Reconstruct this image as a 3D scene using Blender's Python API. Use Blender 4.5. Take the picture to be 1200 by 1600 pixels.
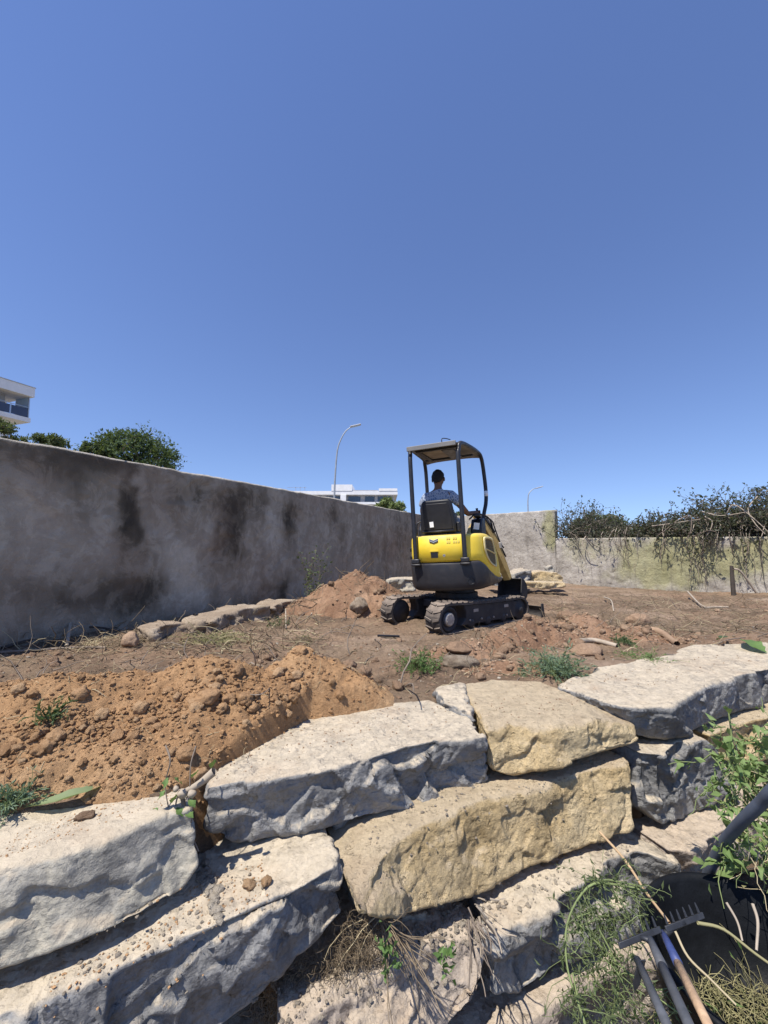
import bpy, bmesh, math, random
import numpy as np
from mathutils import Matrix, Vector
R = math.radians
random.seed(7); rng = np.random.default_rng(7)
scene = bpy.context.scene
for o in list(bpy.data.objects): bpy.data.objects.remove(o)
C = scene.collection

# ------------------------------------------------------------------ camera, sky, sun, exposure
F_PX = 640.0; PITCH = math.atan(48/640.0)
cam_d = bpy.data.cameras.new('camera'); cam = bpy.data.objects.new('camera', cam_d); C.objects.link(cam)
cam_d.sensor_fit = 'VERTICAL'; cam_d.sensor_height = 24; cam_d.lens = 24*F_PX/1600
cam_d.clip_start = 0.02; cam_d.clip_end = 3000
cam.location = (0, 0, 0); cam.rotation_euler = (math.pi/2+PITCH, 0, 0)
scene.camera = cam
SUN = Vector((-0.72, -0.69, 0)).normalized(); ELEV = R(62)
sun_dir = Vector((SUN.x*math.cos(ELEV), SUN.y*math.cos(ELEV), math.sin(ELEV)))
w = bpy.data.worlds.new('World'); scene.world = w; w.use_nodes = True
nt = w.node_tree; nt.nodes.clear()
sky = nt.nodes.new('ShaderNodeTexSky'); sky.sky_type = 'NISHITA'; sky.sun_disc = False
sky.sun_elevation = ELEV; sky.sun_rotation = math.atan2(SUN.x, SUN.y)
sky.air_density = 1.0; sky.dust_density = 0.0; sky.ozone_density = 2.0; sky.altitude = 50
# the clear sky of the photograph stays blue down to the horizon: sample it a little higher up
tcw = nt.nodes.new('ShaderNodeTexCoord'); mpw = nt.nodes.new('ShaderNodeMapping'); mpw.inputs['Scale'].default_value = (1, 1, 0.9); mpw.inputs['Location'].default_value = (0, 0, 0.13)
nt.links.new(tcw.outputs['Generated'], mpw.inputs[0]); nt.links.new(mpw.outputs[0], sky.inputs[0])
hsv = nt.nodes.new('ShaderNodeHueSaturation'); hsv.inputs['Saturation'].default_value = 1.10
hsv.inputs['Hue'].default_value = 0.513
bg = nt.nodes.new('ShaderNodeBackground'); bg.inputs[1].default_value = 0.12
wo = nt.nodes.new('ShaderNodeOutputWorld')
nt.links.new(sky.outputs[0], hsv.inputs['Color']); nt.links.new(hsv.outputs[0], bg.inputs[0]); nt.links.new(bg.outputs[0], wo.inputs[0])
sl = bpy.data.lights.new('sun', 'SUN'); sl.energy = 4.2; sl.angle = R(0.53); sl.color = (1.0, 0.95, 0.87)
so = bpy.data.objects.new('sun', sl); C.objects.link(so)
so.rotation_euler = sun_dir.to_track_quat('Z', 'Y').to_euler()
vs = scene.view_settings; vs.view_transform = 'Standard'; vs.look = 'None'; vs.gamma = 1; vs.exposure = 0.62; vs.use_curve_mapping = False

def ray(px, py):
    cx = (px-600)/F_PX; cy = (800-py)/F_PX
    cp, sp = math.cos(PITCH), math.sin(PITCH)
    return np.array([cx, cp-cy*sp, sp+cy*cp])
def at_z(px, py, z):
    d = ray(px, py); return d*(z/d[2])
def at_y(px, py, y):
    d = ray(px, py); return d*(y/d[1])

# ------------------------------------------------------------------ numpy noise
_perm = np.random.default_rng(3).permutation(256); _perm = np.concatenate([_perm, _perm, _perm])
_g3 = np.random.default_rng(4).normal(size=(256, 3)); _g3 /= np.linalg.norm(_g3, axis=1)[:, None]
def perlin(p):
    p = np.asarray(p, float); i = np.floor(p).astype(int); f = p-i; u = f*f*f*(f*(f*6-15)+10); i &= 255
    out = 0
    for dx in (0, 1):
        for dy in (0, 1):
            for dz in (0, 1):
                h = _perm[_perm[_perm[(i[:, 0]+dx) & 255]+((i[:, 1]+dy) & 255)]+((i[:, 2]+dz) & 255)]
                g = _g3[h]
                d = g[:, 0]*(f[:, 0]-dx)+g[:, 1]*(f[:, 1]-dy)+g[:, 2]*(f[:, 2]-dz)
                wgt = (u[:, 0] if dx else 1-u[:, 0])*(u[:, 1] if dy else 1-u[:, 1])*(u[:, 2] if dz else 1-u[:, 2])
                out = out+wgt*d
    return out*1.5
def fbm(p, oct=4, lac=2.03, gain=0.5):
    a = 1; s = 0; q = np.asarray(p, float)
    for k in range(oct):
        s = s+a*perlin(q+17.3*k); q = q*lac; a *= gain
    return s
def ridged(p, oct=4):
    a = 1; s = 0; q = np.asarray(p, float)
    for k in range(oct):
        s = s+a*(1-2*np.abs(perlin(q+9.1*k))); q = q*2.07; a *= 0.5
    return s
def worley2(x, y, seed=0):
    ix = np.floor(x).astype(int); iy = np.floor(y).astype(int); best = np.full(x.shape, 9.0); hv = np.zeros(x.shape)
    for dx in (-1, 0, 1):
        for dy in (-1, 0, 1):
            h = _perm[_perm[(ix+dx+seed) & 255]+((iy+dy) & 255)]
            h2 = _perm[h+37]; h3 = _perm[h+91]
            cx = ix+dx+h/255.0; cy = iy+dy+h2/255.0
            d = np.hypot(x-cx, y-cy); m = d < best
            best = np.where(m, d, best); hv = np.where(m, h3/255.0, hv)
    return best, hv
def sstep(a, b, x):
    t = np.clip((x-a)/(b-a), 0, 1); return t*t*(3-2*t)

# ------------------------------------------------------------------ mesh helpers
def fast_mesh(name, V, Q, smooth=True):
    V = np.asarray(V, np.float32); Q = np.asarray(Q, np.int32); n = Q.shape[1]
    me = bpy.data.meshes.new(name)
    me.vertices.add(len(V)); me.vertices.foreach_set('co', V.ravel())
    me.loops.add(Q.size); me.loops.foreach_set('vertex_index', Q.ravel())
    me.polygons.add(len(Q)); me.polygons.foreach_set('loop_start', np.arange(0, Q.size, n, dtype=np.int32))
    me.polygons.foreach_set('loop_total', np.full(len(Q), n, np.int32))
    me.polygons.foreach_set('use_smooth', np.full(len(Q), smooth, bool))
    me.update(calc_edges=True); me.validate(); return me
class MB:
    def __init__(s): s.v = []; s.f = []
    def add(s, vs_, fs):
        b = len(s.v); s.v.extend([tuple(map(float, v)) for v in vs_]); s.f.extend([tuple(i+b for i in f) for f in fs]); return s
    def box(s, c, d, rot=None):
        x, y, z = [k/2 for k in d]; P = [Vector((i*x, j*y, k*z)) for k in (-1, 1) for j in (-1, 1) for i in (-1, 1)]
        if rot is not None: P = [rot @ p for p in P]
        P = [p+Vector(c) for p in P]
        return s.add(P, [(0, 2, 3, 1), (4, 5, 7, 6), (0, 1, 5, 4), (2, 6, 7, 3), (0, 4, 6, 2), (1, 3, 7, 5)])
    def tube(s, pts, r, n=8, cap=True):
        pts = [Vector(p) for p in pts]; m = len(pts)
        rr = r if hasattr(r, '__len__') else [r]*m
        up = Vector((0, 0, 1)); vsl = []
        t0 = (pts[1]-pts[0]).normalized()
        a = t0.cross(up); a = a if a.length > 1e-3 else t0.cross(Vector((1, 0, 0))); a.normalize()
        for i in range(m):
            t = (pts[min(i+1, m-1)]-pts[max(i-1, 0)]).normalized()
            a = (a-t*a.dot(t)); a = a.normalized() if a.length > 1e-5 else t.orthogonal().normalized(); b = t.cross(a)
            for k in range(n):
                th = 2*math.pi*k/n; vsl.append(pts[i]+(a*math.cos(th)+b*math.sin(th))*rr[i])
        fs = [(i*n+k, i*n+(k+1) % n, (i+1)*n+(k+1) % n, (i+1)*n+k) for i in range(m-1) for k in range(n)]
        if cap: fs += [tuple(range(n-1, -1, -1)), tuple((m-1)*n+k for k in range(n))]
        return s.add(vsl, fs)
    def lathe(s, prof, c, axis=(0, 0, 1), n=24):
        ax = Vector(axis).normalized(); a = ax.orthogonal().normalized(); b = ax.cross(a); c = Vector(c); vsl = []
        for (r, h) in prof:
            for k in range(n):
                th = 2*math.pi*k/n; vsl.append(c+ax*h+(a*math.cos(th)+b*math.sin(th))*r)
        fs = [(i*n+k, i*n+(k+1) % n, (i+1)*n+(k+1) % n, (i+1)*n+k) for i in range(len(prof)-1) for k in range(n)]
        fs += [tuple(range(n-1, -1, -1)), tuple((len(prof)-1)*n+k for k in range(n))]
        return s.add(vsl, fs)
    def prism(s, poly, fn, t0, t1):
        """poly: 2D points; fn(u,v,t) -> 3D point; extruded from t0 to t1"""
        n = len(poly); vsl = [fn(u, v, t0) for u, v in poly]+[fn(u, v, t1) for u, v in poly]
        return s.add(vsl, [tuple(range(n-1, -1, -1)), tuple(range(n, 2*n))]+[(i, (i+1) % n, n+(i+1) % n, n+i) for i in range(n)])
    def xform(s, M): s.v = [tuple(M @ Vector(v)) for v in s.v]; return s
    def mesh(s, name, smooth=False):
        me = bpy.data.meshes.new(name); me.from_pydata(s.v, [], s.f); me.validate()
        bm = bmesh.new(); bm.from_mesh(me); bmesh.ops.recalc_face_normals(bm, faces=bm.faces); bm.to_mesh(me); bm.free()
        if smooth: me.polygons.foreach_set('use_smooth', [True]*len(me.polygons))
        me.update(); return me
def tag(o, label=None, cat=None, group=None, kind=None):
    if label: o['label'] = label
    if cat: o['category'] = cat
    if group: o['group'] = group
    if kind: o['kind'] = kind
    return o
def empty(name, loc, label=None, cat=None, group=None):
    o = bpy.data.objects.new(name, None); C.objects.link(o); o.location = loc; o.empty_display_size = 0.2
    return tag(o, label, cat, group)
def wloc(o):
    v = Vector((0, 0, 0))
    while o is not None: v += o.location; o = o.parent
    return v
def obj(name, me, mat, parent=None, bevel=0, smooth=None, keep=False):
    """me: mesh in world coordinates; its origin is moved to its base"""
    if isinstance(me, MB): me = me.mesh(name, bool(smooth))
    n = len(me.vertices); co = np.empty(n*3, np.float32); me.vertices.foreach_get('co', co); co = co.reshape(-1, 3)
    lo, hi = co.min(0), co.max(0)
    base = np.array([(lo[0]+hi[0])/2, (lo[1]+hi[1])/2, lo[2]]) if not keep else np.zeros(3)
    co = co-base.astype(np.float32); me.vertices.foreach_set('co', co.ravel()); me.update()
    o = bpy.data.objects.new(name, me); C.objects.link(o)
    if mat: me.materials.clear(); me.materials.append(mat)
    o.location = Vector(base)
    if parent is not None:
        o.parent = parent; o.location = Vector(base)-wloc(parent)
    if bevel:
        m = o.modifiers.new('bevel', 'BEVEL'); m.width = bevel; m.segments = 2; m.limit_method = 'ANGLE'; m.angle_limit = R(35); m.harden_normals = False
        for p in me.polygons: p.use_smooth = True
        me.update()
        try: me.set_sharp_from_angle(angle=R(40))
        except Exception: pass
    return o
def place(name, me, loc, rot, scl, parent=None):
    o = bpy.data.objects.new(name, me); C.objects.link(o)
    if parent is not None:
        o.parent = parent; o.location = Vector(loc)-wloc(parent)
    else: o.location = loc
    o.rotation_euler = rot; o.scale = scl if hasattr(scl, '__len__') else (scl,)*3
    return o

# ------------------------------------------------------------------ materials
class NM:
    def __init__(s, name, rough=0.8, metallic=0.0, spec=0.4):
        s.m = bpy.data.materials.new(name); s.m.use_nodes = True; s.t = s.m.node_tree; s.n = s.t.nodes
        s.b = s.n['Principled BSDF']; s.b.inputs['Roughness'].default_value = rough; s.b.inputs['Metallic'].default_value = metallic
        s.b.inputs['Specular IOR Level'].default_value = spec
        s.tc = s.n.new('ShaderNodeTexCoord'); s.co = s.tc.outputs['Object']; s.nrm = None
    def L(s, a, b): s.t.links.new(a, b)
    def mapping(s, scale=(1, 1, 1), src=None, loc=(0, 0, 0), rot=(0, 0, 0)):
        k = s.n.new('ShaderNodeMapping'); k.inputs['Scale'].default_value = scale; k.inputs['Location'].default_value = loc; k.inputs['Rotation'].default_value = rot
        s.L(src or s.co, k.inputs[0]); return k.outputs[0]
    def noise(s, scale, detail=5, rough=0.55, src=None, dist=0, color=False):
        k = s.n.new('ShaderNodeTexNoise'); k.inputs['Scale'].default_value = scale; k.inputs['Detail'].default_value = detail
        k.inputs['Roughness'].default_value = rough; k.inputs['Distortion'].default_value = dist; s.L(src or s.co, k.inputs['Vector'])
        return k.outputs['Color' if color else 'Fac']
    def voro(s, scale, src=None, feature='F1', out='Distance', rand=1):
        k = s.n.new('ShaderNodeTexVoronoi'); k.feature = feature; k.inputs['Scale'].default_value = scale; s.L(src or s.co, k.inputs['Vector'])
        k.inputs['Randomness'].default_value = rand
        return k.outputs[out]
    def ramp(s, f, stops, interp='LINEAR'):
        k = s.n.new('ShaderNodeValToRGB'); e = k.color_ramp.elements; k.color_ramp.interpolation = interp
        while len(e) < len(stops): e.new(0.5)
        for el, (p, c) in zip(e, stops):
            el.position = p; el.color = (c, c, c, 1) if not hasattr(c, '__len__') else (*c, 1)
        s.L(f, k.inputs[0]); return k.outputs[0]
    def mix(s, fac, a, b, mode='MIX'):
        k = s.n.new('ShaderNodeMix'); k.data_type = 'RGBA'; k.blend_type = mode
        for v, i in ((fac, k.inputs[0]), (a, k.inputs[6]), (b, k.inputs[7])):
            if hasattr(v, 'is_linked') or hasattr(v, 'links'): s.L(v, i)
            elif i.type == 'VALUE': i.default_value = v
            else: i.default_value = (*v, 1) if hasattr(v, '__len__') else (v, v, v, 1)
        return k.outputs[2]
    def math(s, op, a, b=0.5, clamp=False):
        k = s.n.new('ShaderNodeMath'); k.operation = op; k.use_clamp = clamp
        for v, i in ((a, k.inputs[0]), (b, k.inputs[1])):
            if hasattr(v, 'links'): s.L(v, i)
            else: i.default_value = v
        return k.outputs[0]
    def attr(s, name, out='Fac'):
        k = s.n.new('ShaderNodeAttribute'); k.attribute_name = name; return k.outputs[out]
    def up(s):
        g = s.n.new('ShaderNodeNewGeometry'); x = s.n.new('ShaderNodeSeparateXYZ'); s.L(g.outputs['Normal'], x.inputs[0]); return x.outputs[2]
    def color(s, c):
        if hasattr(c, 'links'): s.L(c, s.b.inputs['Base Color'])
        else: s.b.inputs['Base Color'].default_value = (*c, 1)
        return s
    def rough(s, f): s.L(f, s.b.inputs['Roughness']); return s
    def bump(s, h, dist=0.01, strength=1.0):
        k = s.n.new('ShaderNodeBump'); k.inputs['Distance'].default_value = dist; k.inputs['Strength'].default_value = strength
        s.L(h, k.inputs['Height'])
        if s.nrm: s.L(s.nrm, k.inputs['Normal'])
        s.nrm = k.outputs[0]; s.L(s.nrm, s.b.inputs['Normal']); return s
    def facet(s, scale, stretch=(1, 1, 1), warp=0.12, seed=0.0):
        # planar chips: height = dot(random slope of the cell, offset from its centre)
        m = s.mapping(tuple(scale*q for q in stretch), src=s.mix(warp, s.co, s.noise(4.0, 4, 0.6, color=True)), loc=(seed, seed, seed))
        v = s.n.new('ShaderNodeTexVoronoi'); v.inputs['Scale'].default_value = 1.0; s.L(m, v.inputs['Vector'])
        a = s.n.new('ShaderNodeVectorMath'); a.operation = 'SUBTRACT'; s.L(m, a.inputs[0]); s.L(v.outputs['Position'], a.inputs[1])
        b = s.n.new('ShaderNodeVectorMath'); b.operation = 'SUBTRACT'; s.L(v.outputs['Color'], b.inputs[0]); b.inputs[1].default_value = (0.5, 0.5, 0.5)
        d = s.n.new('ShaderNodeVectorMath'); d.operation = 'DOT_PRODUCT'; s.L(a.outputs[0], d.inputs[0]); s.L(b.outputs[0], d.inputs[1]); return d.outputs['Value']
    def rnd(s): k = s.n.new('ShaderNodeObjectInfo'); return k.outputs['Random']

def simple(name, c, rough=0.7, metallic=0.0, var=0.25, scale=20, bump=0.0, bscale=60, spec=0.4):
    k = NM(name, rough, metallic, spec)
    a = tuple(x*(1-var) for x in c); b = tuple(min(1, x*(1+var)) for x in c)
    k.color(k.ramp(k.noise(scale, 6, 0.6), [(0.3, a), (0.7, b)]))
    if bump: k.bump(k.noise(bscale, 4, 0.6), bump)
    return k.m

def rock_mat(name, dark, mid, light, dust, dustlo=0.50, dusthi=0.88, pits=0.0, veins=True, chip=1.0):
    k = NM(name, 0.9, 0, 0.25)
    wv = k.mix(0.12, k.co, k.noise(5, 3, 0.5, color=True))
    base = k.ramp(k.noise(4.5, 9, 0.62, src=wv), [(0.28, dark), (0.5, mid), (0.74, light)])
    base = k.mix(k.ramp(k.noise(1.7, 4, 0.5), [(0.42, 0.0), (0.62, 0.55)]), base, light)
    base = k.mix(1.0, base, k.ramp(k.noise(60, 4, 0.7), [(0.25, 0.78), (0.75, 1.15)]), 'MULTIPLY')
    if veins:
        v = k.ramp(k.voro(3.2, src=k.mix(0.35, k.co, k.noise(3, 5, 0.6, color=True)), feature='DISTANCE_TO_EDGE'), [(0.0, 1.0), (0.012, 0.0)])
        base = k.mix(k.math('MULTIPLY', v, 0.35), base, tuple(x*0.5 for x in dark))
    u = k.math('ADD', k.up(), k.math('MULTIPLY', k.math('SUBTRACT', k.noise(7, 7, 0.65), 0.5), 0.9))
    dm = k.ramp(u, [(dustlo, 0.0), (dusthi, 0.92)])
    dcol = k.ramp(k.noise(14, 8, 0.7), [(0.25, tuple(x*0.72 for x in dust)), (0.55, dust), (0.8, tuple(min(1, x*1.15) for x in dust))])
    dcol = k.mix(k.ramp(k.noise(2.4, 6, 0.65), [(0.50, 0.0), (0.68, 0.5)]), dcol, (0.36, 0.25, 0.16))
    dcol = k.mix(k.ramp(k.noise(9, 6, 0.7), [(0.54, 0.0), (0.70, 0.35)]), dcol, (0.34, 0.285, 0.215))
    sp = k.ramp(k.noise(85, 3, 0.6), [(0.66, 0.0), (0.72, 0.55)])
    dcol = k.mix(sp, dcol, (0.20, 0.15, 0.10))
    k.color(k.mix(dm, base, dcol))
    if pits: k.bump(k.noise(46, 6, 0.72), 0.026*pits); k.bump(k.ramp(k.noise(30, 3, 0.6, src=k.mapping(loc=(3, 1, 2))), [(0.28, 0.0), (0.40, 1.0)]), 0.014*pits)
    k.bump(k.facet(8, (1, 1, 1.5)), 0.03*chip); k.bump(k.facet(21, (1, 1, 1.6), seed=3.0), 0.022*chip); k.bump(k.facet(52, (1, 1, 1.3), seed=9.0), 0.010*chip); k.bump(k.noise(1.0, 6, 0.6, src=k.mapping((9, 9, 24))), 0.008); k.bump(k.noise(40, 8, 0.68), 0.005); k.bump(k.noise(150, 4, 0.6), 0.0025)
    return k.m
M = {}
DUST = (0.52, 0.44, 0.325)
M['rock_grey'] = rock_mat('grey limestone', (0.10, 0.097, 0.093), (0.20, 0.196, 0.19), (0.34, 0.33, 0.31), DUST)
M['rock_warm'] = rock_mat('pale beige grey limestone', (0.19, 0.18, 0.16), (0.33, 0.31, 0.27), (0.43, 0.395, 0.31), DUST, chip=0.5)
M['rock_yellow'] = rock_mat('yellow limestone', (0.36, 0.255, 0.12), (0.60, 0.445, 0.235), (0.72, 0.58, 0.36), (0.60, 0.485, 0.33), pits=1.0, veins=False, chip=0.5)
M['rock_pink'] = rock_mat('pinkish brown limestone', (0.20, 0.17, 0.145), (0.34, 0.28, 0.23), (0.42, 0.36, 0.29), (0.47, 0.385, 0.29))

def soil_mat(name, a, b, c, fine=1.0):
    k = NM(name, 0.98, 0, 0.1)
    col = k.ramp(k.noise(2.2, 8, 0.65), [(0.3, a), (0.52, b), (0.72, c)])
    col = k.mix(1.0, col, k.ramp(k.noise(45, 6, 0.75), [(0.25, 0.62), (0.5, 1.0), (0.8, 1.35)]), 'MULTIPLY')
    col = k.mix(k.ramp(k.noise(190, 2, 0.5), [(0.68, 0.0), (0.74, 0.5)]), col, (0.45, 0.36, 0.26))
    k.color(col)
    k.bump(k.noise(38, 8, 0.72), 0.02*fine); k.bump(k.noise(160, 4, 0.65), 0.005*fine)
    return k.m
M['soil_brown'] = soil_mat('brown garden soil', (0.115, 0.072, 0.047), (0.185, 0.122, 0.082), (0.27, 0.185, 0.125))
M['soil_orange'] = soil_mat('orange clay soil', (0.29, 0.163, 0.080), (0.41, 0.245, 0.125), (0.50, 0.33, 0.185))
M['soil_red'] = soil_mat('reddish brown dug soil', (0.19, 0.108, 0.066), (0.28, 0.172, 0.108), (0.40, 0.265, 0.175))
M['gravel'] = soil_mat('pale crushed stone', (0.22, 0.18, 0.14), (0.36, 0.31, 0.245), (0.46, 0.41, 0.33))
def clod_mat(name, a, b, c):
    k = NM(name, 0.98, 0, 0.1); oi = k.n.new('ShaderNodeObjectInfo')
    v = k.math('ADD', k.math('MULTIPLY', oi.outputs['Random'], 0.45), k.math('MULTIPLY', k.noise(2.2, 6, 0.65), 0.55))
    col = k.ramp(v, [(0.22, a), (0.5, b), (0.8, c)])
    k.color(k.mix(1.0, col, k.ramp(k.noise(7, 6, 0.75), [(0.25, 0.7), (0.5, 1.0), (0.8, 1.3)]), 'MULTIPLY'))
    k.bump(k.noise(3.2, 8, 0.75), 0.016); return k.m
M['clod_orange'] = clod_mat('orange clay clod', (0.31, 0.18, 0.093), (0.42, 0.26, 0.14), (0.52, 0.36, 0.215))
M['clod_brown'] = clod_mat('brown soil clod', (0.17, 0.112, 0.074), (0.27, 0.18, 0.118), (0.38, 0.27, 0.185))
M['rock_dirty'] = soil_mat('soil caked stone', (0.24, 0.18, 0.13), (0.36, 0.285, 0.21), (0.48, 0.41, 0.32))
# ------------------------------------------------------------------ rounded, displaced box mapped through stations
def cube_grid(L, D, H, cell):
    nx, ny, nz = [max(2, int(round(a/cell))) for a in (L, D, H)]
    def g(n): return np.linspace(-1, 1, n+1)
    Vs, Qs = [], []; base = 0
    def face(na, nb, f):
        nonlocal base
        A, B = np.meshgrid(g(na), g(nb), indexing='ij'); P = f(A.ravel(), B.ravel())
        idx = np.arange((na+1)*(nb+1)).reshape(na+1, nb+1)+base
        Q = np.stack([idx[:-1, :-1], idx[1:, :-1], idx[1:, 1:], idx[:-1, 1:]], -1).reshape(-1, 4)
        Vs.append(P); Qs.append(Q); base += len(P)
    o = lambda a: np.ones_like(a)
    face(nx, nz, lambda a, b: np.stack([a, -o(a), b], 1))
    face(nx, nz, lambda a, b: np.stack([-a, o(a), b], 1))
    face(nx, ny, lambda a, b: np.stack([a, b, o(a)], 1))
    face(nx, ny, lambda a, b: np.stack([-a, b, -o(a)], 1))
    face(ny, nz, lambda a, b: np.stack([o(a), a, b], 1))
    face(ny, nz, lambda a, b: np.stack([-o(a), -a, b], 1))
    V = np.concatenate(Vs); Q = np.concatenate(Qs)
    key = np.round(V*1e5).astype(np.int64)
    _, first, inv = np.unique(key, axis=0, return_index=True, return_inverse=True); inv = inv.ravel()
    return V[first], inv[Q]
def vnormals(V, Q):
    n = np.cross(V[Q[:, 2]]-V[Q[:, 0]], V[Q[:, 3]]-V[Q[:, 1]]); N = np.zeros_like(V)
    for k in range(Q.shape[1]): np.add.at(N, Q[:, k], n)
    return N/(np.linalg.norm(N, axis=1)[:, None]+1e-12)
def facets(P, N, seed, K, amp, sharp=60, tilt=0.35):
    r = np.random.default_rng(seed)
    c = P[r.integers(0, len(P), K)]; g = r.normal(size=(K, 3))*tilt; off = r.uniform(-1, 1, K)*amp
    wp = P+0.10*np.stack([fbm(P*3.1+5*k, 3) for k in range(3)], 1)
    best = np.full(len(P), 1e9); num = np.zeros(len(P)); den = np.zeros(len(P))
    c = c.astype(np.float32); wp = wp.astype(np.float32); P = P.astype(np.float32); g = g.astype(np.float32)
    d2 = np.stack([((wp-c[i])**2*np.array([0.7, 1.0, 1.4], np.float32)).sum(1) for i in range(K)], 1)
    m = d2.min(1, keepdims=True)
    e = np.exp(-(d2-m)*sharp/(np.sqrt(m)+0.03)*6)
    lin = off[None]+np.einsum('nkd,kd->nk', (P[:, None]-c[None]), g).clip(-1.4*amp, 1.4*amp) if len(P)*K < 2e7 else off[None]
    return (e*lin).sum(1)/e.sum(1)
STV = []
def stone_mesh(sec, seed, cell=0.008, r=0.03, amp=0.022, K=26, rough=0.010, pits=0.0, ridge=0.010, tilt=0.35, endr=None, top=None):
    """sec: list of (FT, FB, BT, BB) 3D stations along the stone"""
    S = np.array(sec, float)                       # n,4,3
    n = len(S); cum = np.concatenate([[0], np.cumsum(np.linalg.norm(np.diff((S[:, 0]+S[:, 1])/2, axis=0), axis=1))])
    Ln = cum[-1]; D = np.linalg.norm(S[:, 2]-S[:, 0], axis=1).mean(); H = np.linalg.norm(S[:, 1]-S[:, 0], axis=1).mean()
    V, Q = cube_grid(Ln, D, H, cell)
    half = np.array([Ln, D, H])/2; P = V*half
    rn = r*(1+0.9*fbm(P*4+seed, 3)).clip(0.25, 2.2)[:, None]
    rn = np.minimum(rn, half.min()*0.9)
    inner = np.clip(P, -(half-rn), half-rn); dd = P-inner; ln = np.linalg.norm(dd, axis=1)[:, None]
    P = np.where(ln > 1e-9, inner+dd/np.maximum(ln, 1e-9)*rn, P)
    U = (P/half+1)/2
    us = cum/Ln; S2 = [np.stack([np.interp(U[:, 0], us, S[:, k, j]) for j in range(3)], 1) for k in range(4)]
    v = U[:, 1:2]; wv = U[:, 2:3]
    W = (S2[0]*wv+S2[1]*(1-wv))*(1-v)+(S2[2]*wv+S2[3]*(1-wv))*v
    N = vnormals(W, Q)
    s = seed*13.7
    side = (1-np.clip(N[:, 2], 0, 1)**1.5*0.9)*(1-0.7*np.clip(-N[:, 2]*1.6, 0, 1))
    d = facets(W, N, seed, K, amp, tilt=tilt)*side
    d += rough*0.8*fbm(W*2.0+s, 2)*(0.35+0.65*side)
    d += ridge*(ridged(W*np.array([3, 3, 6])+s, 3)-0.6)*side*0.25
    d += rough*0.3*fbm(W*12+s, 4)*(0.4+0.6*side)+0.0018*fbm(W*50+s, 3)
    d2 = facets(W, N, seed+500, 110, 0.006, tilt=0.6)
    d += d2*side*(rough/0.010)
    if pits: d -= pits*np.clip(fbm(W*13+s, 3)-0.12, 0, 1)*0.016*side; d += pits*0.004*fbm(W*30+s, 3)*side
    W = W+N*d[:, None]
    if top is not None: W[:, 2] += sstep(top-0.35, top, W[:, 2])*(0.014*fbm(W[:, [0, 1, 0]]*np.array([1.1, 1.1, 0]), 3)+0.010*np.minimum(fbm(W*np.array([6, 6, 6]), 3), 0))
    STV.append(W)
    return fast_mesh('stone', W, Q)
def blob(seed, n=3, amp=0.3, freq=1.2, flat=0.7, facet=0.0):
    bm = bmesh.new(); bmesh.ops.create_icosphere(bm, subdivisions=n, radius=1)
    V = np.array([v.co for v in bm.verts]); N = V.copy()
    r = np.random.default_rng(seed)
    d = amp*fbm(V*freq+seed*7.1, 4)
    for k in range(7):
        a = r.normal(size=3); a /= np.linalg.norm(a); h = r.uniform(0.62, 0.95)
        dd = V@a; cut = np.clip(dd-h, 0, None); V = V-np.outer(cut*0.85, a)
    V = V*(1+d)[:, None]*np.array([1, r.uniform(0.7, 1), flat])
    for v, c in zip(bm.verts, V): v.co = c
    me = bpy.data.meshes.new('blob'); bm.to_mesh(me); bm.free()
    me.polygons.foreach_set('use_smooth', [not facet]*len(me.polygons)); me.update(); return me
def strew(name, pts, sizes, mat, seed, kinds=5, parent=None, flat=0.7):
    """many tiny lumps joined into one mesh"""
    r = np.random.default_rng(seed); bm = bmesh.new(); bmesh.ops.create_icosphere(bm, subdivisions=1, radius=1)
    V0 = np.array([v.co for v in bm.verts]); F0 = np.array([[v.index for v in f.verts] for f in bm.faces]); bm.free()
    n = len(pts); nv = len(V0)
    J = 1+r.uniform(-0.35, 0.3, (n, nv, 1)); V = V0[None]*J*r.uniform(0.6, 1.2, (n, 1, 3))
    a = r.uniform(0, 6.28, n); ca, sa = np.cos(a)[:, None], np.sin(a)[:, None]
    X = V[..., 0]*ca-V[..., 1]*sa; Y = V[..., 0]*sa+V[..., 1]*ca
    V = np.stack([X, Y, V[..., 2]*flat], -1)*np.asarray(sizes)[:, None, None]+np.asarray(pts)[:, None]
    Fq = (F0[None]+(np.arange(n)*nv)[:, None, None]).reshape(-1, 3)
    o = obj(name, fast_mesh(name, V.reshape(-1, 3), Fq, smooth=False), mat, parent); o['kind'] = 'stuff'; return o
def leaf_mesh(name, P, size, seed, aspect=0.5, up=0.3, sizevar=0.4, dirs=None):
    """one pointed, slightly folded leaf (4 tris) at each point"""
    r = np.random.default_rng(seed); n = len(P); s = size*(1+r.uniform(-sizevar, sizevar, (n, 1)))
    a = r.normal(size=(n, 3)) if dirs is None else np.asarray(dirs)+0.35*r.normal(size=(n, 3))
    a /= np.linalg.norm(a, axis=1)[:, None]
    q = r.normal(size=(n, 3)); q[:, 2] += up; b = np.cross(a, q); b /= np.linalg.norm(b, axis=1)[:, None]; c = np.cross(a, b)
    P = np.asarray(P); k = 0.25+0*s
    v0 = P; v1 = P+a*s*0.45+b*s*aspect*0.5+c*s*0.10; v2 = P+a*s-c*s*0.12; v3 = P+a*s*0.45-b*s*aspect*0.5+c*s*0.10; vm = P+a*s*0.5-c*s*0.04
    V = np.stack([v0, v1, v2, v3, vm], 1).reshape(-1, 3)
    i = np.arange(n)[:, None]*5
    T = np.concatenate([i+np.array([[0, 4, 1]]), i+np.array([[1, 4, 2]]), i+np.array([[2, 4, 3]]), i+np.array([[3, 4, 0]])])
    return fast_mesh(name, V, T, smooth=False)
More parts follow.
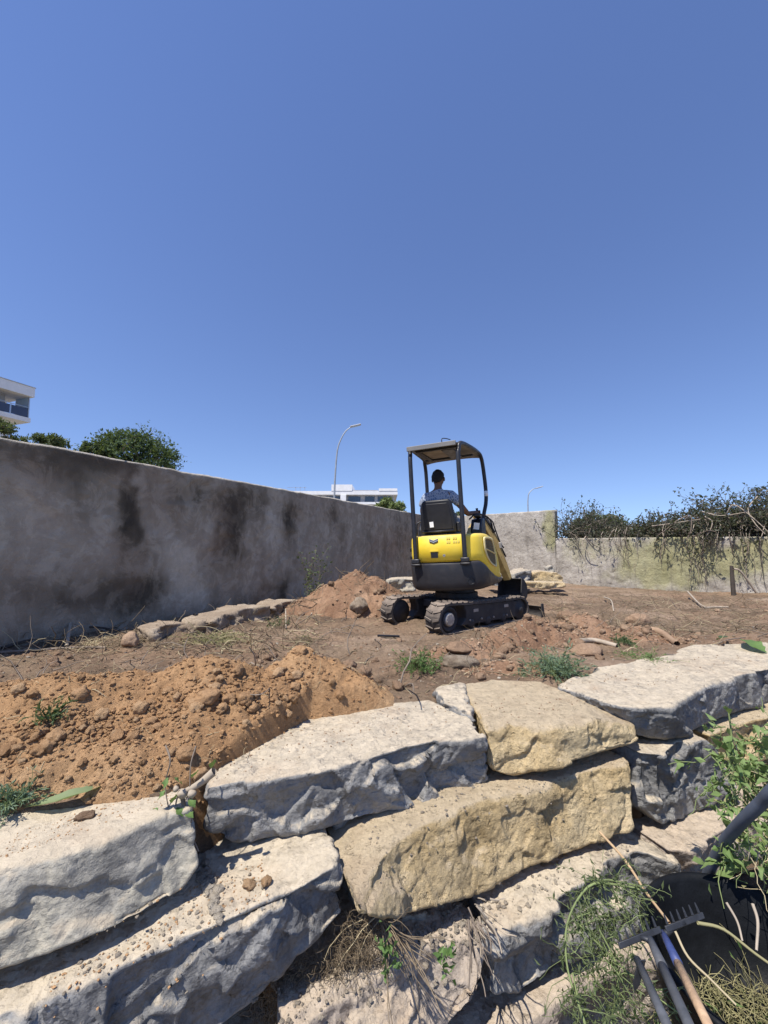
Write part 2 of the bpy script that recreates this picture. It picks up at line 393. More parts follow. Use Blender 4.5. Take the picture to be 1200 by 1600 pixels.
def tubes_np(paths, radii, n=3, taper=0.3):
    """paths: (m, k, 3) arrays, radii (m,), as one vertex / quad set"""
    paths = np.asarray(paths, float); m, k, _ = paths.shape; radii = np.asarray(radii)
    t = np.gradient(paths, axis=1); t /= np.linalg.norm(t, axis=2)[..., None]+1e-9
    ref = np.where(np.abs(t[..., 2:3]) > 0.9, np.array([1., 0, 0]), np.array([0, 0, 1.]))
    a = np.cross(t, ref); a /= np.linalg.norm(a, axis=2)[..., None]+1e-9; b = np.cross(t, a)
    rr = radii[:, None]*np.linspace(1, taper, k)[None]
    th = 2*np.pi*np.arange(n)/n
    V = paths[:, :, None]+rr[..., None, None]*(a[:, :, None]*np.cos(th)[None, None, :, None]+b[:, :, None]*np.sin(th)[None, None, :, None])
    idx = np.arange(m*k*n).reshape(m, k, n); nx = np.roll(idx, -1, axis=2)
    Q = np.stack([idx[:, :-1], nx[:, :-1], nx[:, 1:], idx[:, 1:]], -1).reshape(-1, 4)
    return V.reshape(-1, 3), Q
def wander(start, dirs, length, k, wob, seed, droop=0.0):
    """m random curvy paths"""
    r = np.random.default_rng(seed); start = np.asarray(start, float); m = len(start); d = np.asarray(dirs, float).copy()
    d /= np.linalg.norm(d, axis=1)[:, None]; L = np.broadcast_to(np.asarray(length, float), (m,)); P = [start]
    for i in range(k-1):
        d = d+r.normal(size=(m, 3))*wob; d[:, 2] -= droop; d /= np.linalg.norm(d, axis=1)[:, None]
        P.append(P[-1]+d*(L/(k-1))[:, None])
    return np.stack(P, 1)
def smooth_path(pts, n=24):
    P = np.array(pts, float); m = len(P); out = []
    Pe = np.vstack([2*P[0]-P[1], P, 2*P[-1]-P[-2]])
    for t in np.linspace(0, m-1-1e-6, n):
        i = int(t); f = t-i; a, b, c, d = Pe[i], Pe[i+1], Pe[i+2], Pe[i+3]
        out.append(0.5*((2*b)+(-a+c)*f+(2*a-5*b+4*c-d)*f*f+(-a+3*b-3*c+d)*f**3))
    return np.array(out)

# ------------------------------------------------------------------ the ground
WALLDIR = np.array([0.92, 0.40, 0]); INTO = np.array([-0.40, 0.92, 0])
_be = [at_z(px, py, -1.0) for px, py in ((-420, 1330), (0, 1262), (265, 1232), (345, 1190), (490, 1110), (665, 1093), (750, 1060), (860, 1066), (903, 1050), (1065, 1022), (1200, 1005), (1500, 990))]
BEX = np.array([p[0] for p in _be]); BEY = np.array([p[1] for p in _be])
LOW = -2.40
def terrace(x, y): return -0.925-0.028*y
def bump_at(x, y, cx, cy, rx, ry, ang, p=1.0):
    c, s = math.cos(ang), math.sin(ang); u = ((x-cx)*c+(y-cy)*s)/rx; v = (-(x-cx)*s+(y-cy)*c)/ry
    return np.clip(1-np.sqrt(u*u+v*v), 0, 1)**p
def ground_z(x, y, detail=True):
    x = np.asarray(x, float); y = np.asarray(y, float); shp = x.shape; x = x.ravel(); y = y.ravel()
    z = terrace(x, y)
    by = np.interp(x, BEX, BEY); d = y-by
    p = np.stack([x, y, 0*x], 1)
    n1 = fbm(p*0.9, 3)*0.05+fbm(p*3.0+4, 4)*0.03
    wr, _ = worley2(x*9+fbm(p*4, 2), y*9, 1); wr2, h2 = worley2(x*24, y*24, 2)
    n2 = 0.012*(0.6-wr)+0.009*(0.55-wr2)*h2+0.008*fbm(p*18, 3)+0.02*np.clip(fbm(p*6+9, 3), 0, 1)
    near = sstep(-0.02, 0.5, d)
    z = z+(n1*0.9+0.012)*near+n2*(0.35+0.65*near)
    z = z+0.10*bump_at(x, y, 2.6, 3.6, 1.6, 0.5, 0.35)-0.05*bump_at(x, y, 4.5, 5.5, 3, 1.2, 0.2)
    z = z-2.6*np.clip(-d-0.05, 0, 0.25)-0.02*sstep(0.1, -0.05, d)
    dr = sstep(-0.30, -0.42, d); z = z*(1-dr)+dr*(LOW+0.06*fbm(p*1.5, 3)+0.6*n2)
    return z.reshape(shp)
def grid_sheet(name, xs, ys, zf, mat, kind='structure', trim=None):
    X, Y = np.meshgrid(xs, ys, indexing='xy'); Z = zf(X, Y)
    V = np.stack([X.ravel(), Y.ravel(), Z.ravel()], 1); ny, nx = X.shape; i = np.arange(nx*ny).reshape(ny, nx)
    Q = np.stack([i[:-1, :-1], i[:-1, 1:], i[1:, 1:], i[1:, :-1]], -1).reshape(-1, 4)
    if trim is not None:
        keep = trim(X, Y, Z).ravel(); Q = Q[keep[Q].any(1)]
        used = np.unique(Q); re = np.zeros(len(V), int); re[used] = np.arange(len(used)); V = V[used]; Q = re[Q]
    return fast_mesh(name, V, Q)
def graded(a, b, s0, grow, c=0.0):
    """values from a to b, spacing s0 near c and growing away from it"""
    out = [c]; x = c
    while x < b: x += s0+grow*abs(x-c); out.append(x)
    x = c; lo = []
    while x > a: x -= s0+grow*abs(x-c); lo.append(x)
    return np.array(lo[::-1]+out)
gx = graded(-7, 12, 0.011, 0.006, 0.3); gy = graded(-0.5, 18, 0.009, 0.0075, 1.6)
gm = grid_sheet('ground', gx, gy, ground_z, None)
k = NM('terrace soil', 0.98, 0, 0.1)
c1 = k.ramp(k.noise(0.8, 8, 0.62), [(0.32, (0.155, 0.108, 0.076)), (0.5, (0.235, 0.168, 0.112)), (0.68, (0.34, 0.25, 0.18))])
c1 = k.mix(k.ramp(k.noise(0.55, 4, 0.5, src=k.mapping((1, 1, 1), loc=(4, 2, 0))), [(0.5, 0.0), (0.62, 0.6)]), c1, (0.28, 0.18, 0.115))
c1 = k.mix(k.ramp(k.noise(1.9, 7, 0.68, src=k.mapping((1, 1, 1), loc=(1, 7, 0))), [(0.50, 0.0), (0.60, 0.55)]), c1, (0.105, 0.072, 0.05))
c1 = k.mix(1.0, c1, k.ramp(k.noise(28, 8, 0.75), [(0.25, 0.6), (0.5, 1.0), (0.8, 1.4)]), 'MULTIPLY')
c1 = k.mix(k.ramp(k.noise(120, 2, 0.5), [(0.68, 0.0), (0.74, 0.55)]), c1, (0.45, 0.37, 0.27))
k.color(c1); k.bump(k.noise(26, 9, 0.72), 0.03); k.bump(k.noise(140, 4, 0.65), 0.006)
M['terrace'] = k.m
tag(obj('ground', gm, M['terrace'], keep=True), kind='structure')
# land beyond the plot, one sheet to the horizon (a wide ring outside the detailed ground)
xs = np.array([-600, -200, -60, -20, -6.9, 11.9, 20, 60, 200, 600.]); ys = np.array([-300, -60, -10, -0.45, 17.9, 30, 60, 200, 900.])
mb = MB()
for i in range(len(xs)-1):
    for j in range(len(ys)-1):
        if xs[i] >= -7 and xs[i+1] <= 12 and ys[j] >= -0.5 and ys[j+1] <= 18: continue
        mb.add([(xs[i], ys[j], -2.2), (xs[i+1], ys[j], -2.2), (xs[i+1], ys[j+1], -2.2), (xs[i], ys[j+1], -2.2)], [(0, 1, 2, 3)])
tag(obj('surrounding_land', mb, simple('dry land', (0.24, 0.20, 0.13), 0.95, var=0.3, scale=0.2), keep=True), kind='structure')

# heaps of soil ------------------------------------------------------
def heap_fn(parts, rough=1.0, seed=0, lump=1.0):
    def f(x, y):
        shp = x.shape; x = x.ravel(); y = y.ravel(); p = np.stack([x, y, 0*x+seed], 1)
        wx = x+0.10*fbm(p*2.2, 3); wy = y+0.10*fbm(p*2.2+8, 3)
        h = 0*x
        for (cx, cy, rx, ry, ang, ht, pw) in parts:
            b = bump_at(wx, wy, cx, cy, rx, ry, ang); h = np.maximum(h, ht*np.clip(b*1.0, 0, 1)**pw)
        m = np.clip(h/0.08, 0, 1)
        w1, v1 = worley2(x*7, y*7, seed+3); w2, v2 = worley2(x*17, y*17, seed+4); w3, v3 = worley2(x*38, y*38, seed+5)
        lm = sstep(-0.15, 0.45, fbm(p*1.7+31, 3))
        lumps = 0.030*lump*np.clip(0.62-w1, 0, 1)*v1*1.6*lm+0.016*lump*np.clip(0.6-w2, 0, 1)*(0.3+v2)*(0.25+0.75*lm)+0.006*np.clip(0.6-w3, 0, 1)*(0.3+v3)
        h = h+m*(lumps+0.028*rough*fbm(p*5, 4)+0.012*fbm(p*20, 3))
        return (ground_z(x, y)-0.05+h).reshape(shp), h.reshape(shp)
    return f
def heap(name, fn, x0, x1, y0, y1, step, mat, label):
    xs = np.arange(x0, x1, step); ys = np.arange(y0, y1, step)
    me = grid_sheet(name, xs, ys, lambda X, Y: fn(X, Y)[0], None, trim=lambda X, Y, Z: fn(X, Y)[1] > 0.012)
    return tag(obj(name, me, mat), label, 'soil heap')
ang = math.atan2(0.42, 0.92)
def hp(px, py, z): p = at_z(px, py, z); return p[0], p[1]
orange_parts = [(-1.60, 2.12, 1.35, 0.70, ang*0.6, 0.37, 0.9), (-0.95, 2.37, 1.1, 0.70, ang, 0.37, 0.95), (-0.48, 2.64, 0.62, 0.58, 0.2, 0.35, 1.0), (-2.2, 1.95, 1.0, 0.6, 0.2, 0.30, 1.0)]
f_orange = heap_fn(orange_parts, 1.0, 2)
f_mid = heap_fn([(-0.45, 7.0, 1.15, 1.0, 0.0, 0.68, 0.8), (-1.2, 6.7, 0.7, 0.5, 0.2, 0.30, 0.9), (0.15, 7.3, 0.7, 0.6, 0.0, 0.35, 0.9)], 1.6, 5)
f_red = heap_fn([(1.55, 4.35, 0.80, 0.36, 0.30, 0.30, 0.9), (2.25, 4.75, 0.75, 0.45, 0.3, 0.27, 0.9), (0.85, 3.95, 0.7, 0.28, 0.2, 0.15, 0.9), (2.9, 4.6, 0.6, 0.4, 0, 0.18, 1.0), (1.0, 3.35, 0.6, 0.25, 0, 0.10, 1.0)], 1.5, 9, 1.6)
h_orange = heap('soil_heap', f_orange, -3.3, 0.3, 1.25, 3.4, 0.010, M['soil_orange'], 'broad heap of orange clay soil lying behind the two left boulders of the top course')
h_mid = heap('soil_heap', f_mid, -2.1, 1.0, 5.8, 8.2, 0.018, M['soil_red'], 'steep brown soil heap with roots against the shaded wall left of the excavator')
h_red = heap('soil_heap', f_red, 0.0, 3.7, 2.9, 5.3, 0.013, M['soil_red'], 'low ridge of freshly dug reddish soil along the near track of the excavator')
def surf(x, y):
    x = np.atleast_1d(np.asarray(x, float)); y = np.atleast_1d(np.asarray(y, float)); z = ground_z(x, y)
    for f in (f_orange, f_mid, f_red):
        zz, hh = f(x, y); z = np.where(hh > 0.012, np.maximum(z, zz), z)
    return z
def on_ground(px, py):
    """world point of the ground seen at a pixel"""
    z = -1.0; p = at_z(px, py, z)
    for _ in range(8):
        p = at_z(px, py, min(z, -0.2)); z = float(surf(p[0], p[1])[0])*0.6+z*0.4
    return np.array([p[0], p[1], float(surf(p[0], p[1])[0])])
# clods: the larger ones each a part of its heap or of the ground
clods_o = [blob(40+i, 3, 0.42, 2.4, 0.72) for i in range(6)]; clods_b = [blob(60+i, 3, 0.42, 2.4, 0.72) for i in range(5)]
peb = [blob(80+i, 2, 0.15, 1.2, 0.65) for i in range(4)]
for m_ in clods_o: m_.materials.append(M['clod_orange'])
for m_ in clods_b: m_.materials.append(M['clod_brown'])
for m_ in peb: m_.materials.append(M['gravel'])
ground = bpy.data.objects['ground']

def batch(gen, ok):
    def pick(r, n):
        out = np.zeros((0, 2))
        while len(out) < n:
            c = gen(r, n*2); out = np.vstack([out, c[ok(c[:, 0], c[:, 1])]])
        return out[:n]
    return pick
def px_gen(x0, x1, yf, z):
    def g(r, n):
        px = r.uniform(x0, x1, n); py = yf(r, n); return np.array([at_z(a, b, z)[:2] for a, b in zip(px, py)])
    return g
pick_orange = batch(px_gen(-60, 600, lambda r, n: r.uniform(1025, 1235, n), -0.85), lambda x, y: f_orange(x, y)[1] > 0.05)
def _toe(r, n):
    t = r.random(n); return np.array([at_z(20+a*470, 1232-a*110+b, -0.97)[:2] for a, b in zip(t, r.uniform(-28, 2, n))])
pick_toe = batch(_toe, lambda x, y: x < 99)
pick_red = batch(lambda r, n: np.column_stack([r.uniform(0.2, 3.5, n), r.uniform(3.0, 5.1, n)]), lambda x, y: f_red(x, y)[1] > 0.03)
pick_mid = batch(lambda r, n: np.column_stack([r.uniform(-1.8, 0.8, n), r.uniform(6.0, 7.6, n)]), lambda x, y: f_mid(x, y)[1] > 0.05)
pick_ter = batch(px_gen(0, 1200, lambda r, n: 925+r.random(n)**1.3*180, -1.02), lambda x, y: (y > np.interp(x, BEX, BEY)+0.05) & (y < 11))
def clods(n, pick, meshes, parent, smin, smax, name='clod', seed=1, sink=0.25, power=2.5):
    r = np.random.default_rng(seed); P = pick(r, n); Z = surf(P[:, 0], P[:, 1])
    for (x, y), z in zip(P, Z):
        s = smin+(smax-smin)*r.random()**power
        place(name, meshes[r.integers(len(meshes))], (x, y, z+s*(0.5-sink)), (r.uniform(-.4, .4), r.uniform(-.4, .4), r.uniform(0, 6.28)), s, parent)
clods(210, pick_orange, clods_o, h_orange, 0.008, 0.040, seed=11, power=4)
clods(90, pick_toe, clods_o, h_orange, 0.012, 0.042, seed=12, power=2)
P, s = pick_toe(np.random.default_rng(77), 900), 0.003+0.012*np.random.default_rng(78).random(900)**2; strew('crumbs', np.column_stack([P, surf(P[:, 0], P[:, 1])+s*0.3]), s, M['soil_orange'], 9, parent=h_orange)
clods(150, pick_red, clods_b, h_red, 0.015, 0.075, seed=13, power=2.8)
clods(60, pick_mid, clods_b, h_mid, 0.02, 0.07, seed=14)
clods(210, pick_ter, clods_b, ground, 0.012, 0.05, seed=15)
def lots(n, pick, s0, s1, seed):
    r = np.random.default_rng(seed); P = pick(r, n); z = surf(P[:, 0], P[:, 1])
    s = s0+(s1-s0)*r.random(n)**3; return np.column_stack([P, z+s*0.2]), s
P, s = lots(7000, pick_orange, 0.002, 0.014, 22); strew('crumbs', P, s, M['soil_orange'], 1, parent=h_orange)
P, s = lots(4500, pick_ter, 0.004, 0.02, 23); strew('crumbs', P, s, M['clod_brown'], 2, parent=ground)
P, s = lots(900, pick_ter, 0.004, 0.018, 24); strew('stone_chips', P, s, M['gravel'], 3, parent=ground)
P, s = lots(1800, pick_red, 0.004, 0.022, 25); strew('crumbs', P, s, M['clod_brown'], 4, parent=h_red)
# ------------------------------------------------------------------ dry stone retaining wall
rw = empty('retaining_wall', (0.8, 2.1, LOW), 'dry stacked retaining wall of big rough limestone boulders in the foreground', 'retaining wall')
def stone(stn, z, mat, seed, label=None, depth=0.45, rise=0.0, lean=0.02, parent=rw, name='stone', zl=None, push=0.0, **kw):
    """stn: list of (top-front px,py, bottom-front px,py, [top-back px,py]); z: height of the top front edge"""
    sec = []
    for i, q in enumerate(stn):
        zz = z if not hasattr(z, '__len__') else z[i]
        FT = at_z(q[0], q[1], zz)-INTO*push
        FB = at_y(q[2], q[3], FT[1]+lean)
        if len(q) > 4: BT = at_z(q[4], q[5], zz+rise)
        else: BT = FT+INTO*depth+np.array([0, 0, rise])
        dv = BT-FT; 
        if len(q) > 4 and dv[1] < 0.18: BT = BT+INTO*(0.18-dv[1])
        BB = BT.copy(); BB[2] = FB[2]-0.02
        if len(q) > 4: BB[:2] = BB[:2]
        sec.append((FT, FB, BT, BB))
    me = stone_mesh(sec, seed, **kw)
    o = obj(name, me, M[mat], parent)
    if label: o['label'] = label
    print('stone', seed, 'FTy', [round(float(s[0][1]), 2) for s in sec], 'FBz', [round(float(s[1][2]), 2) for s in sec], 'H', round(float(np.mean([s[0][2]-s[1][2] for s in sec])), 2))
    return o
# top course
stone([(-190, 1420, -190, 1610, -150, 1290), (0, 1362, 0, 1520, 0, 1262), (100, 1337, 125, 1478, 100, 1250), (190, 1300, 225, 1432, 190, 1240), (262, 1268, 285, 1390, 255, 1232), (296, 1262, 312, 1352, 285, 1228)],
      -1.0, 'rock_warm', 1, lean=-0.04, label= 'pale beige boulder with smooth worn face, top course far left', amp=0.010, K=12, r=0.016, tilt=0.2, ridge=0.002, rough=0.006)
stone([(322, 1232, 325, 1298, 345, 1190), (367, 1222, 367, 1318, 385, 1166), (433, 1213, 443, 1308, 440, 1130), (500, 1207, 517, 1297, 490, 1110), (583, 1184, 600, 1272, 560, 1102), (633, 1168, 650, 1260, 620, 1096), (700, 1155, 700, 1246, 670, 1092), (755, 1150, 760, 1222, 730, 1118)],
      -1.0, 'rock_grey', 2, 'long grey limestone boulder with chipped blue grey face and dusty top, behind it the orange heap', amp=0.017, K=40, r=0.016, ridge=0.010)
stone([(757, 1135, 766, 1208, 716, 1070), (795, 1131, 804, 1218, 770, 1060), (862, 1134, 865, 1204, 845, 1064), (930, 1122, 930, 1184, 885, 1078), (990, 1132, 996, 1165, 945, 1098)],
      [-0.985, -0.985, -0.985, -0.985, -1.06], 'rock_yellow', 3, lean=-0.07, label= 'yellow pitted limestone boulder in the middle of the top course', amp=0.009, K=16, r=0.035, pits=0.9, rough=0.007, tilt=0.3, ridge=0.006)
stone([(968, 1103, 998, 1150, 875, 1072), (1038, 1103, 1042, 1157, 935, 1045), (1092, 1072, 1092, 1128, 1020, 1028), (1146, 1055, 1155, 1108, 1090, 1010), (1210, 1044, 1210, 1100, 1200, 1006), (1400, 1015, 1400, 1085, 1380, 985)],
      -0.965, 'rock_grey', 4, 'large grey limestone boulder with broken hollow face, top course far right', amp=0.026, K=26, r=0.016, ridge=0.010)
stone([(690, 1098, 700, 1150, 680, 1072), (735, 1112, 745, 1165, 722, 1064)], -0.965, 'rock_grey', 5, 'small grey stone wedged between the long grey and the yellow boulder', amp=0.012, K=8, r=0.03, cell=0.008, depth=0.2)
# second course
stone([(-200, 1660, -200, 1960), (0, 1590, 0, 1850), (133, 1540, 140, 1760), (267, 1480, 280, 1660), (400, 1418, 400, 1570), (450, 1398, 460, 1512), (495, 1372, 512, 1462), (530, 1350, 540, 1425)],
      [-1.31, -1.31, -1.30, -1.29, -1.27, -1.26, -1.25, -1.24], 'rock_grey', 6, 'long grey boulder of the second course at lower left, two orange clods on its top', amp=0.019, K=40, r=0.026, ridge=0.010, depth=0.5)
stone([(553, 1392, 560, 1425), (590, 1350, 600, 1436), (625, 1308, 632, 1430), (690, 1280, 690, 1412), (750, 1254, 740, 1398), (840, 1230, 830, 1356), (912, 1208, 912, 1330), (985, 1190, 985, 1300)],
      [-1.30, -1.28, -1.26, -1.255, -1.25, -1.25, -1.24, -1.22], 'rock_yellow', 7, lean=-0.10, label= 'big yellow honeycombed limestone boulder in the middle of the second course', amp=0.009, K=26, r=0.022, pits=0.9, ridge=0.003, rough=0.007, depth=0.5, tilt=0.3)
stone([(1000, 1176, 1000, 1262), (1035, 1180, 1036, 1290), (1060, 1160, 1070, 1276), (1102, 1156, 1108, 1260), (1146, 1196, 1146, 1232)],
      [-1.19, -1.195, -1.19, -1.20, -1.36], 'rock_grey', 8, 'angular dark grey block of the second course, right of the yellow boulder', amp=0.013, K=12, r=0.010, ridge=0.006, depth=0.42)
stone([(1112, 1150, 1112, 1200), (1160, 1132, 1160, 1190), (1215, 1120, 1215, 1180), (1400, 1095, 1400, 1160)], -1.23, 'rock_yellow', 9, 'yellowish boulder half hidden by bindweed at the right edge', amp=0.02, K=12, r=0.03, depth=0.4)
# third course
stone([(775, 1455, 770, 1562), (825, 1430, 812, 1556), (867, 1410, 853, 1524), (917, 1382, 905, 1495), (955, 1342, 950, 1475), (1000, 1330, 1000, 1440), (1050, 1342, 1060, 1410)],
      [-1.63, -1.62, -1.61, -1.60, -1.59, -1.59, -1.65], 'rock_grey', 10, lean=-0.04, label='dark grey boulder with dusty top, third course under the yellow boulder', amp=0.018, K=24, r=0.018, ridge=0.010, depth=0.5)
stone([(440, 1620, 440, 1760), (520, 1560, 520, 1740), (600, 1510, 600, 1700), (680, 1475, 680, 1650), (735, 1460, 722, 1600), (766, 1490, 762, 1570)],
      [-1.63, -1.63, -1.63, -1.63, -1.64, -1.70], 'rock_pink', 11, lean=-0.14, label= 'rounded pinkish brown boulder at the bottom centre under dead roots', amp=0.03, K=16, r=0.06, ridge=0.008, depth=0.55)
stone([(1045, 1330, 1062, 1368), (1082, 1328, 1090, 1385), (1135, 1298, 1140, 1350), (1200, 1275, 1200, 1330), (1350, 1240, 1350, 1310)],
      [-1.62, -1.62, -1.62, -1.62, -1.62], 'rock_pink', 12, 'flat topped brown stone below the angular grey block', amp=0.014, K=10, r=0.02, depth=0.3)
stone([(640, 1740, 640, 1880), (760, 1640, 760, 1780), (850, 1575, 850, 1740), (900, 1535, 900, 1700), (955, 1500, 955, 1660), (1040, 1480, 1040, 1640), (1250, 1440, 1250, 1600)],
      [-1.96, -1.95, -1.93, -1.93, -1.93, -1.93, -1.93], 'rock_pink', 13, 'pinkish boulder of the bottom course under the trailing green stems', amp=0.02, K=14, r=0.05, depth=0.6)
stone([(612, 1440, 628, 1480), (664, 1425, 664, 1478)], [-1.60, -1.60], 'rock_warm', 14, 'small pale triangular stone wedged under the yellow boulder', amp=0.006, K=4, r=0.008, cell=0.007, depth=0.16, ridge=0.002, rough=0.004)
stone([(545, 1340, 560, 1440), (600, 1300, 610, 1420)], [-1.27, -1.25], 'rock_warm', 15, 'shaded brown stone set back between the lower left boulder and the yellow one', amp=0.01, K=6, r=0.03, push=-0.22, depth=0.3)
stone([(-250, 1990, -250, 2200), (150, 1800, 150, 2100), (420, 1690, 420, 1900)], [-1.78, -1.78, -1.80], 'rock_warm', 16, None, cell=0.02, depth=0.5)
# crushed stone and crumbs in the joints
def drop(P, zcap, zmin=-3):
    V = np.concatenate(STV); V = V[(V[:, 2] < zcap) & (V[:, 1] > 0.8) & (V[:, 1] < 4)]; g = 0.012
    i = ((V[:, :2]+5)/g).astype(int); H = np.full((int(10/g), int(10/g)), -9.0); np.maximum.at(H, (i[:, 0], i[:, 1]), V[:, 2])
    j = ((P[:, :2]+5)/g).astype(int); z = H[j[:, 0], j[:, 1]]; ok = z > zmin
    return np.where(ok, z, P[:, 2]), ok
def joint(x0, y0, x1, y1, z, n, s0, s1, mat, seed, spread=0.05, back=0.1):
    r = np.random.default_rng(seed); t = r.random(n); P = []
    for a in t:
        p = at_z(x0+(x1-x0)*a, y0+(y1-y0)*a, z); P.append(p+INTO*r.uniform(-0.02, back)+np.array([0, 0, r.uniform(-0.02, 0.02)]))
    s = s0+(s1-s0)*r.random(n)**2; P = np.array(P); zd, ok = drop(P, z+0.035, z-0.25); P[:, 2] = zd+s*0.3; P = P[ok]; s = s[ok]
    o = strew('stone_chips', P, s, M[mat], seed, parent=rw); return o
joint(590, 1335, 990, 1180, -1.235, 220, 0.002, 0.009, 'gravel', 31, back=0.25)
joint(60, 1560, 420, 1400, -1.265, 420, 0.0015, 0.006, 'clod_orange', 32, back=0.22)
joint(60, 1560, 420, 1400, -1.265, 200, 0.002, 0.009, 'gravel', 33, back=0.22)
joint(640, 1500, 790, 1420, -1.62, 380, 0.004, 0.015, 'gravel', 34, back=0.2)
joint(790, 1425, 990, 1320, -1.60, 160, 0.004, 0.014, 'gravel', 35, back=0.25)
joint(400, 1640, 640, 1500, -1.63, 420, 0.002, 0.011, 'gravel', 36, back=0.2)
joint(300, 1310, 345, 1400, -1.2, 160, 0.005, 0.022, 'gravel', 37, back=0.15)
joint(0, 1330, 300, 1235, -0.985, 300, 0.001, 0.004, 'clod_orange', 38, back=0.12)
joint(330, 1215, 720, 1115, -0.985, 260, 0.0015, 0.006, 'clod_brown', 39, back=0.3)
joint(760, 1125, 1190, 1030, -0.955, 260, 0.0015, 0.007, 'clod_brown', 40, back=0.3)
# orange clods lying on the lower left boulder
for (px, py, z, s, lb) in ((390, 1352, -1.20, 0.026, 'upper left of two orange clods on the lower left boulder'), (416, 1352, -1.20, 0.024, 'right one of two orange clods on the lower left boulder')):
    p = at_z(px, py, z); zd, _ = drop(p[None], z+0.15); p[2] = zd[0]+s*0.35; o = place('clay_clod', clods_o[0 if px < 400 else 3], p, (0.1, 0.2, px), s); tag(o, lb, 'clod')
# loose rocks on the terrace
def rock(px, py, wpx, mat, seed, label, flat=0.6, rot=0.0, asp=1.0, name='rock', cat='rock', sink=0.3, rx=0.0, facet=False):
    p = on_ground(px, py); s = wpx/2/F_PX*p[1]
    me = blob(seed, 4, 0.16, 1.3, flat, facet); me.materials.append(M[mat])
    o = place(name, me, (p[0], p[1], p[2]+s*flat*(0.9-sink)), (rx, 0, rot), (s, s*asp, s)); return tag(o, label, cat)
rock(717, 1042, 58, 'rock_dirty', 101, 'pale reddish oblong rock on the soil above the yellow boulder', 0.42, -0.4, 0.6)
rock(561, 962, 30, 'rock_dirty', 102, 'pale jagged rock at the foot of the brown soil heap', 0.8, 0.5)
rock(997, 976, 36, 'clod_brown', 103, 'large rounded reddish clod alone on the soil right of the excavator', 0.6)
rock(886, 968, 30, 'clod_brown', 104, 'brown clod beside the dozer blade', 0.6)
rock(916, 1024, 46, 'clod_brown', 105, 'flat brown clod right of the green weed tuft', 0.5)
rock(717, 1014, 40, 'clod_brown', 106, 'reddish clod between the near track and the oblong pale rock', 0.5)
rock(470, 1040, 52, 'clod_orange', 107, 'biggest orange clod on the crest of the clay heap', 0.7, 1.0)
rock(473, 1119, 40, 'clod_orange', 108, 'orange brown lump resting against the back of the long grey boulder', 0.75, 0.3)
rock(205, 985+25, 30, 'clod_brown', 109, 'dark root ball of soil by the foot of the shaded wall', 0.9)
rock(322, 1190, 40, 'clod_orange', 110, 'orange clod at the toe of the heap beside the hanging ivy', 0.6, 0.6)
rock(290, 1183, 28, 'clod_orange', 111, 'smaller orange clod left of the hanging ivy stem', 0.7, 0.2)
p = at_z(133, 1272, -0.985); p[2] = drop(p[None], 0)[0][0]+0.008; o = place('clay_clod', clods_b[1], p, (0, 0, 0.4), (0.034, 0.018, 0.02)); tag(o, 'dark brown flat clod on the dusty top of the far left boulder', 'clod')
# footing and slabs along the boundary walls
def slab(pts, Y0, Y1, deep, mat, seed, label, into=(0, 1, 0), **kw):
    """pts: (px, y top, y bottom) stations; depth runs from Y0 to Y1 along them"""
    sec = []; n = len(pts); into = np.array(into, float); into /= np.linalg.norm(into)
    for i, (px, yt, yb) in enumerate(pts):
        Y = Y0+(Y1-Y0)*i/(n-1); FT = at_y(px, yt, Y); FB = at_y(px, yb, Y-0.02); BT = FT+into*deep; BB = BT.copy(); BB[2] = FB[2]-0.05; FB[2] -= 0.06; sec.append((FT, FB, BT, BB))
    return tag(obj('rock', stone_mesh(sec, seed, **kw), M[mat]), label, 'rock')
kwf = dict(cell=0.02, amp=0.035, K=12, r=0.03, ridge=0.012, tilt=0.5)
LW = (-0.91, 0.41, 0)
slab([(328, 972, 990), (350, 960, 988), (385, 950, 986), (425, 946, 976)], 4.75, 5.9, 0.35, 'rock_dirty', 120, 'long beige stone lying at the foot of the shaded wall', LW, **kwf)
slab([(240, 984, 1000), (262, 975, 998), (298, 972, 992)], 4.35, 4.85, 0.3, 'rock_dirty', 121, 'brown stone block at the foot of the shaded wall, left of the long beige stone', LW, **kwf)
slab([(424, 950, 962), (440, 941, 962), (470, 937, 950)], 6.0, 6.8, 0.4, 'rock_dirty', 122, 'undercut stone at the foot of the shaded wall right of the long beige stone', LW, **kwf)
slab([(606, 906, 922), (622, 904, 922), (648, 905, 920)], 8.6, 8.6, 0.5, 'rock_warm', 123, 'pale flat stone between the brown heap and the excavator', **kwf)
kwf = dict(cell=0.03, amp=0.022, K=10, r=0.03, ridge=0.006, tilt=0.4)
slab([(772, 899, 912), (785, 897, 912), (803, 896, 910)], 9.6, 9.6, 0.7, 'rock_warm', 128, 'leftmost stone of the row under the pale far wall, partly behind the arm', **kwf)
slab([(800, 897, 908), (815, 892, 908), (829, 890, 906)], 9.8, 9.8, 0.6, 'rock_grey', 124, 'grey stone left of the pale slab in the row under the pale far wall', **kwf)
slab([(829, 894, 907), (850, 892, 908), (872, 895, 908), (882, 903, 910)], 9.9, 9.9, 0.35, 'rock_yellow', 125, 'pale yellow slab right in the row under the pale far wall', **kwf)
slab([(808, 909, 914), (850, 909, 917), (884, 910, 914)], 9.3, 9.5, 0.3, 'rock_yellow', 126, 'lowest thin slab in the row under the pale far wall', **kwf)
slab([(855, 888, 894), (861, 883, 894), (868, 890, 894)], 10.2, 10.2, 0.2, 'rock_warm', 127, 'small white stone on top of the row under the pale far wall', **dict(kwf, amp=0.01, r=0.015, cell=0.02))

